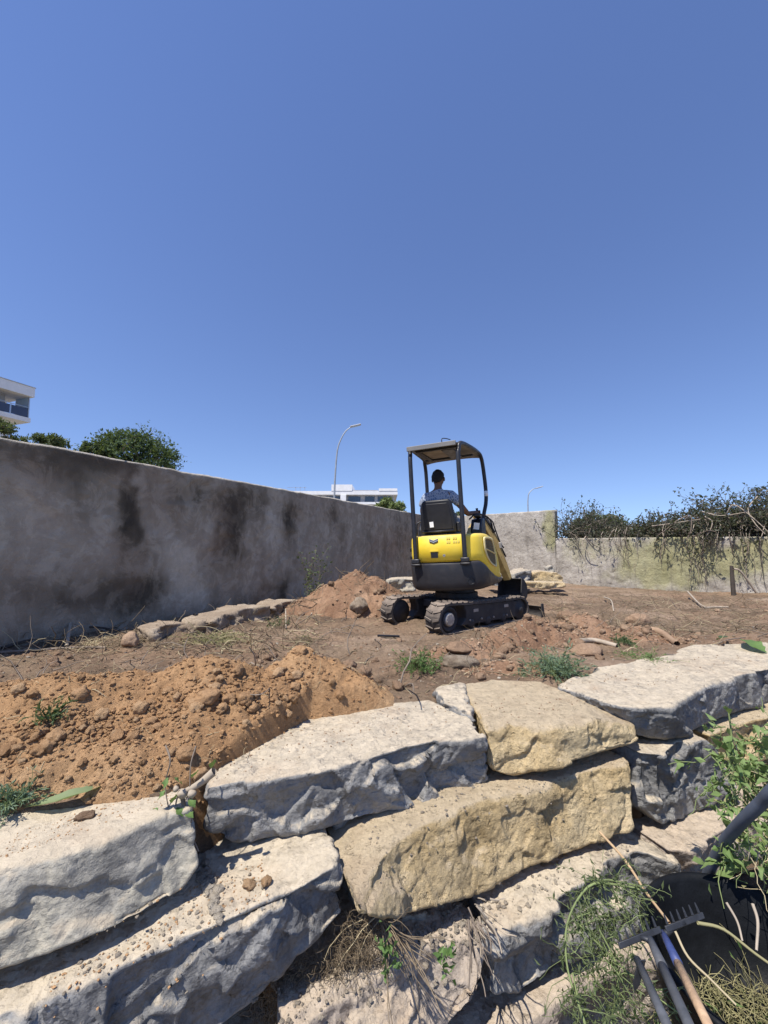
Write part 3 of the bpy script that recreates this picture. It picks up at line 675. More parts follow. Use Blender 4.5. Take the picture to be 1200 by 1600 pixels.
# ------------------------------------------------------------------ boundary walls
ZT = 1.04
A0 = at_z(0, 682, ZT); A1 = at_z(659, 804, ZT); dA = (A1-A0)/np.linalg.norm(A1-A0)
B0 = at_z(765, 803, ZT); B1 = at_z(866, 796.5, ZT); dB = (B1-B0)/np.linalg.norm(B1-B0)
# corner: intersection of both lines in plan
Mx = np.array([[dA[0], -dB[0]], [dA[1], -dB[1]]]); ts = np.linalg.solve(Mx, (B0-A0)[:2]); CR = A0+dA*ts[0]
L1 = at_y(866, 841, B1[1]); LZ = float(L1[2])
E_ = B1+dB*7.5
print('walls', A0, A1, 'corner', CR, 'B1', B1, 'LZ', LZ, 'E', E_)
def wall_mesh(P0, P1, ztop, zbot, thick, cell, seed, nrm, wob=0.012):
    P0 = np.array(P0[:2]); P1 = np.array(P1[:2]); n = 10; sec = []
    for i in range(n):
        p = P0+(P1-P0)*i/(n-1); f = np.array([p[0], p[1], ztop]); b = np.array([p[0]-nrm[0]*thick, p[1]-nrm[1]*thick, ztop])
        sec.append((f, [f[0], f[1], zbot], b, [b[0], b[1], zbot]))
    return stone_mesh(sec, seed, cell=cell, r=0.022, amp=0.004, K=10, rough=wob*0.5, ridge=0.002, tilt=0.02, top=ztop)
nA = np.array([dA[1], -dA[0]]); nB = np.array([dB[1], -dB[0]]); nB = nB if nB@np.array([5, 13.]) < 0 else -nB
Ast = A0-dA*3.0
wa = wall_mesh(Ast, CR+dA*0.25, ZT, -1.7, 0.22, 0.035, 201, nA)
def stains(me, P0, d, nrm, blobs):
    n = len(me.vertices); co = np.empty(n*3, np.float32); me.vertices.foreach_get('co', co); co = co.reshape(-1, 3)
    u = (co[:, :2]-np.array(P0[:2]))@np.array(d[:2]); z = co[:, 2]; s = np.zeros(n)
    q = np.stack([u*1.6, z*0.9, 0*u], 1); wu = u+0.18*fbm(q, 4)+0.05*fbm(q*5, 3); wz = z+0.14*fbm(q+7, 4)
    for (px, py, wpx, hpx, v, soft) in blobs:
        dr = ray(px, py); t = (np.array(P0[:2])@nrm)/(dr[:2]@nrm); c = dr*t; uc = (c[:2]-np.array(P0[:2]))@np.array(d[:2])
        sc = t*dr[1]/F_PX; al = abs(d[0]-(px-600)/F_PX*d[1]) or 1
        du = (wu-uc)/(wpx/2*sc/max(al, 0.12)); dz = (wz-c[2])/(hpx/2*sc)
        s = s+v*np.exp(-(np.abs(du)**soft+np.abs(dz)**soft))
    s = s*1.25
    a = me.attributes.new('stain', 'FLOAT', 'POINT'); a.data.foreach_set('value', s.astype(np.float32))
stains(wa, A0, dA, nA, [(205, 800, 34, 150, 0.95, 3), (170, 715, 130, 34, 0.7, 2), (60, 715, 200, 70, 0.55, 2), (362, 830, 40, 110, 0.85, 3), (315, 770, 120, 45, 0.35, 2),
    (455, 810, 18, 60, 0.8, 2), (400, 790, 60, 70, 0.45, 2), (520, 800, 16, 40, 0.5, 2), (640, 830, 60, 90, 0.35, 2), (590, 860, 120, 60, 0.15, 2), (110, 920, 160, 60, 0.5, 2), (215, 925, 120, 50, 0.6, 3),
    (120, 850, 200, 90, -0.35, 2), (280, 880, 60, 90, -0.6, 3), (300, 930, 60, 60, -0.5, 3), (212, 755, 26, 20, -0.7, 3), (428, 820, 26, 90, -0.45, 2), (320, 835, 30, 90, -0.2, 2), (60, 790, 120, 60, -0.2, 2),
    (400, 930, 70, 40, 0.3, 2), (440, 930, 18, 40, 0.8, 2), (30, 960, 120, 40, -0.1, 2), (540, 890, 80, 50, -0.15, 2)])
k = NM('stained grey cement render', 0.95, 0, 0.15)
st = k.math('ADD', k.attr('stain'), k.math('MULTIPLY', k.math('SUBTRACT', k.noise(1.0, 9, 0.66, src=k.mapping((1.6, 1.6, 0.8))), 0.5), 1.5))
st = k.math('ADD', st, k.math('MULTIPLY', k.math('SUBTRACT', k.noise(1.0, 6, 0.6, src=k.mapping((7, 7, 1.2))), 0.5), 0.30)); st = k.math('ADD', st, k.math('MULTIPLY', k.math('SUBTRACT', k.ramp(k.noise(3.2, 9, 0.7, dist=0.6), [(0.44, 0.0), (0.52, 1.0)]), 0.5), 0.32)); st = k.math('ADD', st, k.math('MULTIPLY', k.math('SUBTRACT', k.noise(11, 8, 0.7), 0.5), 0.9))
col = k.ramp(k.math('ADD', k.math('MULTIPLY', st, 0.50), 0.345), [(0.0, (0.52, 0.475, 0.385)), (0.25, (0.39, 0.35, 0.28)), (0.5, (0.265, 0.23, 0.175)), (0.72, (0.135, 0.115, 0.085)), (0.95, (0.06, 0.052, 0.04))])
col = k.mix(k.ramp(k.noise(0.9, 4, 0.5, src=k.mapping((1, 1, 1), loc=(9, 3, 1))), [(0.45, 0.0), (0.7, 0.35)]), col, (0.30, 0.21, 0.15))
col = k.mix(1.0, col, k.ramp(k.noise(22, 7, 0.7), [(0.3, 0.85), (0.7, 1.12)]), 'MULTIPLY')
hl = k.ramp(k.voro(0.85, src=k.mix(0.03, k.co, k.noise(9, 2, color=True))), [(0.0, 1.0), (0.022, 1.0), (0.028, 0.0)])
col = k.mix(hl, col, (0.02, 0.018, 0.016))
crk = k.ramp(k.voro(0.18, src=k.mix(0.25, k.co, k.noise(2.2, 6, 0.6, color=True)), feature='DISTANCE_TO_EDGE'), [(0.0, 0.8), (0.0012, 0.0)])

top_pale = k.ramp(k.up(), [(0.35, 0.0), (0.6, 0.9)]); col = k.mix(top_pale, col, (0.52, 0.47, 0.39))  # upward facing wall top is mixed paler
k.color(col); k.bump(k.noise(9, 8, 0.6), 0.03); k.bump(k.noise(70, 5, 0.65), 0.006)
M['render_dark'] = k.m
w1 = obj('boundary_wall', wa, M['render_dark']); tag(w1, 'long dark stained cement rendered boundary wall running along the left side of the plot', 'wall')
k = NM('weathered pale cement render', 0.95, 0, 0.15)
g = k.ramp(k.noise(1.0, 8, 0.62, src=k.mapping((1.2, 1.2, 0.9))), [(0.28, (0.22, 0.195, 0.16)), (0.45, (0.36, 0.325, 0.275)), (0.62, (0.47, 0.43, 0.37)), (0.8, (0.55, 0.50, 0.43))])
alg = k.math('ADD', k.attr('stain'), k.math('MULTIPLY', k.math('SUBTRACT', k.noise(1.4, 7, 0.65), 0.5), 1.5))
g = k.mix(k.ramp(alg, [(0.25, 0.0), (0.75, 0.62)]), g, k.ramp(k.noise(4, 5, 0.6), [(0.35, (0.22, 0.22, 0.07)), (0.65, (0.37, 0.35, 0.14))]))
stk = k.ramp(k.noise(1.0, 6, 0.65, src=k.mapping((8, 8, 0.8))), [(0.52, 0.0), (0.75, 0.6)])
g = k.mix(stk, g, (0.17, 0.15, 0.125))
g = k.mix(1.0, g, k.ramp(k.noise(20, 7, 0.7), [(0.3, 0.82), (0.7, 1.12)]), 'MULTIPLY')
crk = k.ramp(k.voro(0.16, src=k.mix(0.25, k.co, k.noise(2.2, 6, 0.6, color=True)), feature='DISTANCE_TO_EDGE'), [(0.0, 0.8), (0.0015, 0.0)])
g = k.mix(k.math('MULTIPLY', crk, 0.25), g, (0.07, 0.06, 0.05))
k.color(g); k.bump(k.noise(9, 8, 0.6), 0.03); k.bump(k.noise(70, 5, 0.65), 0.006)
M['render_pale'] = k.m
w2 = empty('boundary_wall', (B1[0], B1[1], -1.5), 'pale weathered far wall stepping down from a tall bay to a low greenish stained run', 'wall')
m1 = wall_mesh(CR+dB*0.03, B1, ZT, -1.7, 0.2, 0.04, 211, nB); stains(m1, B0, dB, nB, [(860, 830, 20, 70, 0.9, 2), (800, 870, 60, 30, 0.0, 2)])
t1 = obj('tall_bay', m1, M['render_pale'], w2)
m2 = wall_mesh(B1+dB*0.004, E_, LZ, -1.75, 0.2, 0.035, 212, nB)
stains(m2, B1, dB, nB, [(1010, 880, 120, 90, 0.8, 2), (1120, 880, 160, 60, 0.9, 2), (1060, 860, 60, 120, 0.6, 2), (910, 860, 60, 60, 0.4, 2), (1190, 860, 60, 60, 0.5, 2), (905, 920, 40, 30, -0.5, 2)])
t2 = obj('low_run', m2, M['render_pale'], w2)

# ------------------------------------------------------------------ buildings, lamps
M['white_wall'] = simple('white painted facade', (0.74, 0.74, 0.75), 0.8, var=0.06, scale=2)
M['grey_wall'] = simple('shaded grey facade', (0.42, 0.42, 0.44), 0.8, var=0.08, scale=2)  # darker copy of the white facade, shade put into the grey
M['dark_glass'] = simple('dark window glass', (0.035, 0.05, 0.075), 0.08, var=0.2, scale=1, spec=0.8)
M['blue_glass'] = simple('pale blue glass', (0.35, 0.48, 0.62), 0.1, var=0.1, scale=1, spec=0.8)
M['rail_glass'] = simple('dark balustrade glass', (0.04, 0.05, 0.09), 0.1, var=0.2, scale=1, spec=0.7)
M['steel'] = simple('brushed steel', (0.5, 0.5, 0.52), 0.35, 0.8, var=0.1)
P = np.array([-42.1, 47.5]); a_ = np.array([-0.34, -0.94]); b_ = np.array([-0.94, 0.34])
def apt(a, b, z): q = P+a_*a+b_*b; return (q[0], q[1], z)
def apt_box(a0, a1, b0, b1, z0, z1): return MB().prism([(a0, b0), (a1, b0), (a1, b1), (a0, b1)], lambda u, v, t: apt(u, v, t), z0, z1)
bl = empty('apartment_building', apt(6, 6, -2.0), 'modern white apartment block with a glass railed top balcony at the left edge', 'building')
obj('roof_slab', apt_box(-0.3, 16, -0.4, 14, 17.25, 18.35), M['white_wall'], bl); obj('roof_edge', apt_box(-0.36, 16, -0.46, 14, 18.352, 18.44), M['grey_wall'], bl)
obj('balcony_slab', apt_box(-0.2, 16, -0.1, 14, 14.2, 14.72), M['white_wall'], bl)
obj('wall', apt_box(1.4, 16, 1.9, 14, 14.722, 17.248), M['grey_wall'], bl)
for i in range(5): obj('window', apt_box(2.0+i*2.8, 4.2+i*2.8, 1.84, 1.898, 14.9, 17.0), M['dark_glass'], bl)
obj('glass_screen', apt_box(-0.05, 0.0, 0.1, 2.6, 14.724, 17.246), M['blue_glass'], bl)
obj('corner_post', apt_box(-0.06, 0.06, -0.02, 0.09, 14.724, 17.246), M['steel'], bl)
for i in range(9):
    obj('railing_panel', apt_box(0.1+i*1.75, 1.75+i*1.75, 0.0, 0.03, 14.78, 15.8), M['rail_glass'], bl)
    obj('railing_post', apt_box(0.0+i*1.75, 0.07+i*1.75, -0.05, -0.002, 14.724, 15.92), M['steel'], bl)
obj('handrail', apt_box(0.0, 16, -0.06, 0.04, 15.922, 15.98), M['steel'], bl)
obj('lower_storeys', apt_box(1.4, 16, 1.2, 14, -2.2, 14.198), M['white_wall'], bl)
for fl in range(4):
    for i in range(4): obj('window', apt_box(2.4+i*3.4, 4.6+i*3.4, 1.12, 1.198, 0.6+fl*3.3, 2.6+fl*3.3), M['dark_glass'], bl)
# far building in the centre
def c_x(px, y): return (px-600)/F_PX*y
Y = 60.0; bc = empty('apartment_building', (c_x(535, Y), Y, -2.2), 'low white flat roofed building far behind the wall, left of the excavator', 'building')
def cbox(name, x0, x1, y0, y1, z0, z1, mat): return obj(name, MB().box(((x0+x1)/2, (y0+y1)/2, (z0+z1)/2), (x1-x0, y1-y0, z1-z0)), M[mat], bc)
zz = lambda py: (848-py)/F_PX*Y
cbox('roof_slab', c_x(458, Y), c_x(621, Y), Y-1.2, Y+9, zz(774), zz(768.5), 'white_wall')
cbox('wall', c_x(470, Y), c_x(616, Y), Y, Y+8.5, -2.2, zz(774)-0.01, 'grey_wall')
cbox('stair_tower', c_x(519, Y), c_x(551, Y), Y-1.25, Y+4, zz(768.4), zz(758.5), 'white_wall')
cbox('pier', c_x(533, Y), c_x(541.5, Y), Y-1.3, Y-0.01, -2.2, zz(774)-0.01, 'white_wall')
cbox('roof_room', c_x(592, Y), c_x(620.5, Y), Y-1.25, Y+4, zz(768.4), zz(764.5), 'white_wall')
cbox('parapet', c_x(551.5, Y), c_x(591, Y), Y-1.15, Y-1.0, zz(768.4), zz(767), 'grey_wall')
cbox('balcony_slab', c_x(462, Y), c_x(619, Y), Y-1.15, Y-0.01, zz(789), zz(785.5), 'white_wall')
for (x0, x1) in ((496, 506), (508, 531), (544, 563), (570, 585), (590, 612)):
    wd = cbox('window', c_x(x0, Y), c_x(x1, Y), Y-0.06, Y-0.004, zz(785), zz(775.5), 'dark_glass')
for px in (463, 470, 477): cbox('roof_rail_post', c_x(px, Y), c_x(px, Y)+0.06, Y-1, Y-0.94, zz(768.4), zz(762), 'steel')
cbox('roof_rail', c_x(450, Y), c_x(480, Y), Y-1.0, Y-0.95, zz(763), zz(762.4), 'steel')
M['lamp_metal'] = simple('galvanised steel', (0.36, 0.38, 0.40), 0.55, 0.5, var=0.12, scale=3)
def street_lamp(px, Yd, pts, label, rad, headpts):
    base = at_y(px, 848, Yd); e = empty('street_lamp', (base[0], Yd, -2.2), label, 'street lamp', None)
    P3 = [at_y(a, b, Yd) for a, b in pts]; P3 = [np.array([P3[0][0], Yd, -2.2])]+P3
    P3 = smooth_path(P3, 40); obj('pole', MB().tube(P3, list(np.linspace(rad, rad*0.45, 40)), 10), M['lamp_metal'], e, smooth=True)
    a, b = at_y(*headpts[0], Yd), at_y(*headpts[1], Yd); c = (a+b)/2; ln = np.linalg.norm(b-a)
    an = math.atan2(b[2]-a[2], b[0]-a[0]); rot = Matrix.Rotation(-an, 3, 'Y')
    obj('lamp_head', MB().box(c, (ln, ln*0.34, ln*0.11), rot), M['grey_wall'], e, bevel=ln*0.04)
    obj('lens', MB().box(c-np.array([0, 0, ln*0.07]), (ln*0.6, ln*0.24, ln*0.04), rot), M['blue_glass'], e, bevel=ln*0.01)
street_lamp(523, 31, [(522.5, 777), (524, 740), (527, 705), (532, 688), (540, 674), (549, 667)], 'taller nearer curved street lamp rising behind the shaded wall, left of the excavator', 0.08, ((547, 667), (564, 663)))
street_lamp(825, 62, [(825, 797), (825, 780), (826.5, 771), (832, 765), (838, 762.5)], 'small distant curved street lamp above the tall bay of the far wall', 0.10, ((837, 763), (848, 760)))
# ------------------------------------------------------------------ mini excavator
EX = np.array([1.03, 5.80]); ZE = -1.09
HM = Matrix.Translation((EX[0], EX[1], ZE)) @ Matrix.Rotation(R(-22), 4, 'Z') @ Matrix.Rotation(R(-3), 4, 'Y') @ Matrix.Rotation(R(1.0), 4, 'X')
TM = Matrix.Translation((EX[0]-0.03, EX[1]-0.10, ZE)) @ Matrix.Rotation(R(-52), 4, 'Z') @ Matrix.Rotation(R(-1), 4, 'Y')
k = NM('yellow machine paint', 0.38, 0, 0.45)
yc = k.ramp(k.noise(5, 6, 0.6), [(0.3, (0.80, 0.56, 0.03)), (0.7, (0.88, 0.65, 0.07))])
dm = k.ramp(k.math('ADD', k.math('MULTIPLY', k.up(), 0.5), k.noise(6, 8, 0.68)), [(0.62, 0.0), (1.1, 0.45)])
yc = k.mix(dm, yc, (0.50, 0.40, 0.25))
yc = k.mix(k.ramp(k.noise(60, 3, 0.6), [(0.69, 0), (0.73, 0.7)]), yc, (0.35, 0.27, 0.15))
k.color(yc); k.rough(k.ramp(k.noise(8, 5), [(0.3, 0.34), (0.7, 0.6)])); M['yellow'] = k.m
M['yellow_pale'] = simple('pale yellow vent paint', (0.74, 0.62, 0.30), 0.6, var=0.12, scale=9)  # paler yellow for the vent frame and bar
M['boom_paint'] = simple('shaded dusty yellow boom paint', (0.40, 0.27, 0.09), 0.75, var=0.3, scale=12, bump=0.003)  # dusty yellow paint with its shade put into a darker colour
def dusty(name, c, rough, dust=(0.22, 0.18, 0.14), amt=0.5, spec=0.4, scale=7, metallic=0):
    k = NM(name, rough, metallic, spec)
    u = k.math('ADD', k.math('MULTIPLY', k.up(), 0.45), k.noise(scale, 8, 0.7))
    k.color(k.mix(k.ramp(u, [(0.48, 0.03), (1.0, amt)]), c, dust)); k.rough(k.ramp(k.noise(scale*2, 5), [(0.3, rough*0.8), (0.7, min(1, rough*1.5))])); return k.m
M['counterweight'] = dusty('charcoal cast counterweight', (0.016, 0.017, 0.022), 0.40, amt=0.16)
M['frame_dark'] = dusty('dark blue grey frame steel', (0.014, 0.017, 0.025), 0.38, amt=0.14)
M['undercarriage'] = dusty('dark undercarriage steel', (0.020, 0.021, 0.025), 0.6, amt=0.32)
M['rubber'] = dusty('dusty black track rubber', (0.05, 0.046, 0.044), 0.85, dust=(0.27, 0.215, 0.17), amt=0.95, spec=0.2, scale=5)
M['black_plastic'] = simple('black plastic', (0.016, 0.016, 0.019), 0.45, var=0.3, scale=12)
M['seat_black'] = simple('black seat shell', (0.014, 0.015, 0.02), 0.5, var=0.2, scale=10)
M['grille'] = simple('dusty brown vent mesh', (0.17, 0.13, 0.06), 0.8, var=0.25, scale=16)
M['sticker'] = simple('white sticker', (0.75, 0.75, 0.75), 0.5, var=0.05, scale=30)
M['grey_metal'] = simple('worn light grey metal', (0.33, 0.31, 0.29), 0.5, 0.4, var=0.25, scale=25)
M['roof_grey'] = dusty('faded grey canopy roof', (0.17, 0.165, 0.16), 0.6, dust=(0.36, 0.33, 0.29), amt=0.8)
M['roof_lining'] = simple('dusty beige roof lining', (0.30, 0.26, 0.21), 0.9, var=0.4, scale=4)
M['emblem_dark'] = simple('dark emblem', (0.04, 0.04, 0.05), 0.35, var=0.1)
M['emblem_light'] = simple('silver emblem edge', (0.6, 0.6, 0.6), 0.3, 0.5, var=0.05)
M['worn_print'] = simple('worn pale lettering', (0.86, 0.70, 0.16), 0.6, var=0.1)
ex = empty('mini_excavator', (EX[0], EX[1], ZE), 'yellow and charcoal mini excavator with four post canopy and rubber tracks, seen from behind', 'excavator')
def hp_(name, mb, mat, parent=ex, bevel=0, smooth=None, MM=HM): 
    mb.xform(MM); return obj(name, mb, M[mat], parent, bevel=bevel, smooth=smooth)
# undercarriage: belts
def belt_outline(r0, r1, L, zoff=0.0, n=14):
    """closed loop round rear wheel (y=-L) and front idler (y=L)"""
    P = []
    for i in range(n+1): th = math.pi*1.5-math.pi*i/n; P.append((-L+r0*math.cos(th), r0+zoff+r0*math.sin(th)))
    for i in range(1, 8): t = i/8; P.append((-L+2*L*t, 2*r0+(2*r1-2*r0)*t+zoff-0.012*math.sin(math.pi*t)))
    for i in range(n+1): th = math.pi/2-math.pi*i/n; P.append((L+r1*math.cos(th), r1+zoff+r1*math.sin(th)))
    for i in range(1, 10): t = i/10; P.append((L-2*L*t, zoff))
    return P
def track(x0):
    r0, r1, L, wd, th = 0.188, 0.168, 0.71, 0.23, 0.028
    out = belt_outline(r0, r1, L); inn = belt_outline(r0-th, r1-th, L, th)
    mb = MB(); n = len(out)
    V = [(x0-wd/2, a, b) for a, b in out]+[(x0+wd/2, a, b) for a, b in out]+[(x0-wd/2, a, b) for a, b in inn]+[(x0+wd/2, a, b) for a, b in inn]
    F = []
    for i in range(n):
        j = (i+1) % n; F += [(i, j, n+j, n+i), (2*n+i, 3*n+i, 3*n+j, 2*n+j), (i, 2*n+i, 2*n+j, j), (n+i, n+j, 3*n+j, 3*n+i)]
    mb.add(V, F); belt = hp_('track', mb, 'rubber', MM=TM, smooth=False)
    # chevron lugs spaced by arc length
    P = np.array(out+[out[0]]); cum = np.concatenate([[0], np.cumsum(np.linalg.norm(np.diff(P, axis=0), axis=1))]); nl = 40
    for i in range(nl):
        s = cum[-1]*i/nl
        q = np.array([np.interp(s, cum, P[:, 0]), np.interp(s, cum, P[:, 1])]); q2 = np.array([np.interp((s+0.01) % cum[-1], cum, P[:, 0]), np.interp((s+0.01) % cum[-1], cum, P[:, 1])])
        t = (q2-q)/np.linalg.norm(q2-q); nn = np.array([-t[1], t[0]]); cc = np.array([0, 0.19]); 
        if nn@(q-cc) < 0 and abs(q[0]) < L or (nn@(q-np.array([math.copysign(L, q[0]), 0.19])) < 0): nn = -nn
        m2 = MB(); sgn = 1
        for side in (-1, 1):
            off = 0.018*side*(1 if i % 2 else -1)
            c = q+nn*0.011
            a0, a1 = x0+side*wd/2*1.01, x0+side*0.012
            vv = []
            for xx, sh in ((a0, 0.016), (a1, -0.014)):
                for (dt, dn) in ((-0.017, -0.012), (0.017, -0.012), (0.012, 0.002), (-0.012, 0.002)):
                    p = c+t*(dt+sh)+nn*dn; vv.append((xx, p[0], p[1]))
            m2.add(vv, [(0, 1, 2, 3), (7, 6, 5, 4), (0, 4, 5, 1), (1, 5, 6, 2), (2, 6, 7, 3), (3, 7, 4, 0)])
        hp_('lug', m2, 'rubber', belt, MM=TM)
    s_ = 1 if x0 > 0 else -1
    fr = MB().prism([(-0.50, 0.085), (0.66, 0.075), (0.76, 0.12), (0.74, 0.26), (0.55, 0.30), (-0.30, 0.325), (-0.44, 0.33), (-0.40, 0.24), (-0.40, 0.16)], lambda u, v, t: (t, u, v), x0-0.08, x0+0.085)
    f = hp_('track_frame', fr, 'undercarriage', belt, bevel=0.012, MM=TM)
    wheel = MB().lathe([(0.02, -0.09), (0.150, -0.085), (0.155, -0.02), (0.10, -0.015), (0.10, 0.04), (0.135, 0.05), (0.142, 0.09), (0.125, 0.10), (0.118, 0.085), (0.095, 0.08), (0.09, 0.07)], (x0, -L, r0), (s_, 0, 0), 28)
    hp_('sprocket', wheel, 'undercarriage', belt, smooth=True, MM=TM)
    hub = MB().lathe([(0.078, 0.06), (0.078, 0.103), (0.066, 0.114), (0.02, 0.117)], (x0, -L, r0), (s_, 0, 0), 24)
    for q in range(9):
        a = 2*math.pi*q/9; hub.lathe([(0.008, 0.11), (0.008, 0.12)], (x0, -L+0.055*math.cos(a), r0+0.055*math.sin(a)), (s_, 0, 0), 6)
    hp_('drive_motor_cover', hub, 'grey_metal', belt, MM=TM)
    idl = MB().lathe([(0.02, -0.08), (0.135, -0.075), (0.14, 0.07), (0.12, 0.085), (0.05, 0.09), (0.045, 0.105), (0.01, 0.11)], (x0, L, r1), (s_, 0, 0), 28)
    hp_('idler_wheel', idl, 'undercarriage', belt, smooth=True, MM=TM)
    for yy in (-0.30, 0.02, 0.34): hp_('track_roller', MB().lathe([(0.05, -0.08), (0.06, -0.07), (0.06, 0.07), (0.045, 0.09), (0.02, 0.095)], (x0, yy, 0.095), (s_, 0, 0), 16), 'undercarriage', belt, smooth=True, MM=TM)
    for yy, zz_ in ((-0.34, 0.14), (-0.12, 0.135), (0.12, 0.13), (0.40, 0.125)): hp_('bolt', MB().lathe([(0.013, 0.08), (0.013, 0.096), (0.006, 0.098)], (x0, yy, zz_), (s_, 0, 0), 6), 'grey_metal', belt, MM=TM)
    for yy in (-0.22, 0.40): 
        hp_('label_plate', MB().box((x0+s_*0.087, yy, 0.245), (0.003, 0.09, 0.036)), 'grey_metal', belt, MM=TM)
    return belt
track(0.43); track(-0.43)
ch = MB().box((0, 0, 0.30), (0.66, 0.42, 0.12)).box((0, 0.28, 0.27), (0.66, 0.10, 0.10)).box((0, -0.28, 0.27), (0.66, 0.10, 0.10))
hp_('chassis', ch, 'undercarriage', bevel=0.015, MM=TM)
hp_('swing_bearing', MB().lathe([(0.27, 0.355), (0.29, 0.36), (0.29, 0.42), (0.25, 0.43), (0.25, 0.50)], (0, 0, 0), n=32), 'undercarriage', smooth=False, MM=TM)
# dozer blade: curved plate with side arms
bp = [(1.34+0.03*math.cos(t*2.4-1.2)*2-0.06, 0.02+0.29*t) for t in np.linspace(0, 1, 9)]; bp = [(a-0.12, b*0.62-0.03) for a, b in bp]
poly = bp+[(a+0.022, b) for a, b in reversed(bp)]
bd = hp_('dozer_blade', MB().prism(poly, lambda u, v, t: (t, u, v), -0.54, 0.54), 'undercarriage', MM=TM)
for s_ in (-1, 1):
    hp_('blade_arm', MB().prism([(0.30, 0.22), (0.34, 0.30), (1.20, 0.20), (1.20, 0.10)], lambda u, v, t: (t, u, v), s_*0.24-0.03, s_*0.24+0.03), 'undercarriage', bd, bevel=0.006, MM=TM)
    hp_('side_rib', MB().prism([(1.18, -0.02), (1.27, -0.02), (1.24, 0.20), (1.20, 0.20)], lambda u, v, t: (t, u, v), s_*0.545-0.008, s_*0.545+0.008), 'undercarriage', bd, MM=TM)
# house shells
plan = smooth_path([(-0.49, 0.50), (-0.49, 0.1), (-0.485, -0.25), (-0.45, -0.50), (-0.37, -0.67), (-0.18, -0.755), (0, -0.77), (0.18, -0.755), (0.38, -0.685), (0.495, -0.54), (0.545, -0.27), (0.57, 0.1), (0.57, 0.52)], 90)
PT = np.linspace(0, 1, 90)
seg = np.gradient(plan, axis=0); pn = np.stack([-seg[:, 1], seg[:, 0]], 1); pn /= np.linalg.norm(pn, axis=1)[:, None]
pn = np.where(((pn*(plan-np.array([0, -0.1]))).sum(1) < 0)[:, None], -pn, pn)
def shell(i0, i1, zb, zt, prof, off=0.0, cap=True, centre=(0.03, 0.0)):
    mb = MB(); idx = list(range(i0, i1)); m = len(prof); V = []
    for i in idx:
        b, t = zb(plan[i]), zt(plan[i])
        for (v, ins) in prof:
            p = plan[i]+pn[i]*(off-ins); V.append((p[0], p[1], b+(t-b)*v))
    F = [(a*m+b, (a+1)*m+b, (a+1)*m+b+1, a*m+b+1) for a in range(len(idx)-1) for b in range(m-1)]
    if cap:
        for k_ in (0, m-1):
            cz = np.mean([V[a*m+k_][2] for a in range(len(idx))]); c = len(V)
            inner = []
            for a in range(len(idx)):
                q = V[a*m+k_]; V.append((q[0]*0.55+0.45*centre[0], q[1]*0.55+0.45*centre[1], q[2]))
            F += [(a*m+k_, (a+1)*m+k_, c+a+1, c+a) for a in range(len(idx)-1)]
            V.append((centre[0], centre[1], cz)); F += [(c+a, c+a+1, len(V)-1) for a in range(len(idx)-1)]
    return mb.add(V, F)
YB = [-0.80, -0.62, -0.50, -0.36, -0.10, 0.2, 0.55]; ZB = [0.862, 0.862, 0.80, 0.72, 0.63, 0.575, 0.545]
def cw_top(p): return float(np.interp(p[1], YB, ZB)) if p[0] > 0.3 else 0.862
def cw_bot(p): return 0.505-0.02*max(0, p[1]+0.3)
def yl_top(p): return float(np.interp(p[1], [-0.8, -0.3, -0.1, 0.1, 0.3, 0.45, 0.52], [1.20, 1.195, 1.17, 1.10, 0.96, 0.78, 0.60])) if p[0] > 0.3 else 1.20
cwm = shell(0, 90, cw_bot, cw_top, [(0, 0.07), (0.05, 0.035), (0.14, 0.012), (0.3, 0.002), (0.6, 0.0), (0.9, 0.0), (0.97, 0.006), (1.0, 0.018)], 0.012)
o = hp_('counterweight', cwm, 'counterweight', smooth=True)
cw = o
yc_ = hp_('engine_cover', shell(0, 90, lambda p: cw_top(p)+0.003, yl_top, [(0, 0.012), (0.03, 0.004), (0.3, 0.0), (0.6, 0.004), (0.85, 0.010), (0.93, 0.018), (0.975, 0.034), (1.0, 0.06)], 0.0), 'yellow', smooth=True)
i0 = int(np.argmin(np.abs(plan[:, 0]+0.285)+(plan[:, 1] > -0.5)*9)); i1 = int(np.argmin(np.abs(plan[:, 0]-0.30)+(plan[:, 1] > -0.5)*9))
pan = shell(i0, i1+1, lambda p: 0.885, lambda p: 1.19, [(0, 0.012), (0.02, 0.0), (0.97, 0.002), (1.0, 0.018)], 0.020, cap=False)
rp = hp_('rear_hatch', pan, 'yellow', smooth=True); md = rp.modifiers.new('thick', 'SOLIDIFY'); md.thickness = 0.010; md.offset = 0
def on_plan(x, off):
    q = [(abs(plan[i][0]-x), i) for i in range(90) if plan[i][1] < -0.45]; i = min(q)[1]; return plan[i]+pn[i]*off, pn[i]
def plate(x, z, poly, off0, off1):
    p, n_ = on_plan(x, 0); tx = np.array([-n_[1], n_[0]]); tx = tx if tx[0] > 0 else -tx
    return MB().prism(poly, lambda u, v, t: (p[0]+tx[0]*u+n_[0]*t, p[1]+tx[1]*u+n_[1]*t, z+v), off0, off1)
for kz, (m_, dz, th_) in enumerate((('emblem_light', 0.014, 0.004), ('emblem_dark', 0.004, 0.004), ('emblem_light', -0.006, 0.004), ('emblem_dark', -0.018, 0.004))):
    hgt = 0.010
    hp_('emblem_bar', plate(-0.065, 1.115+dz, [(-0.055, 0.022), (0, 0.0), (0.055, 0.022), (0.055, 0.022+hgt), (0, hgt), (-0.055, 0.022+hgt)], 0.0262, 0.0300), m_, rp)
hp_('latch', plate(-0.055, 0.955, [(-0.045, -0.035), (0.045, -0.035), (0.045, 0.035), (-0.045, 0.035)], 0.0262, 0.0280), 'black_plastic', rp)
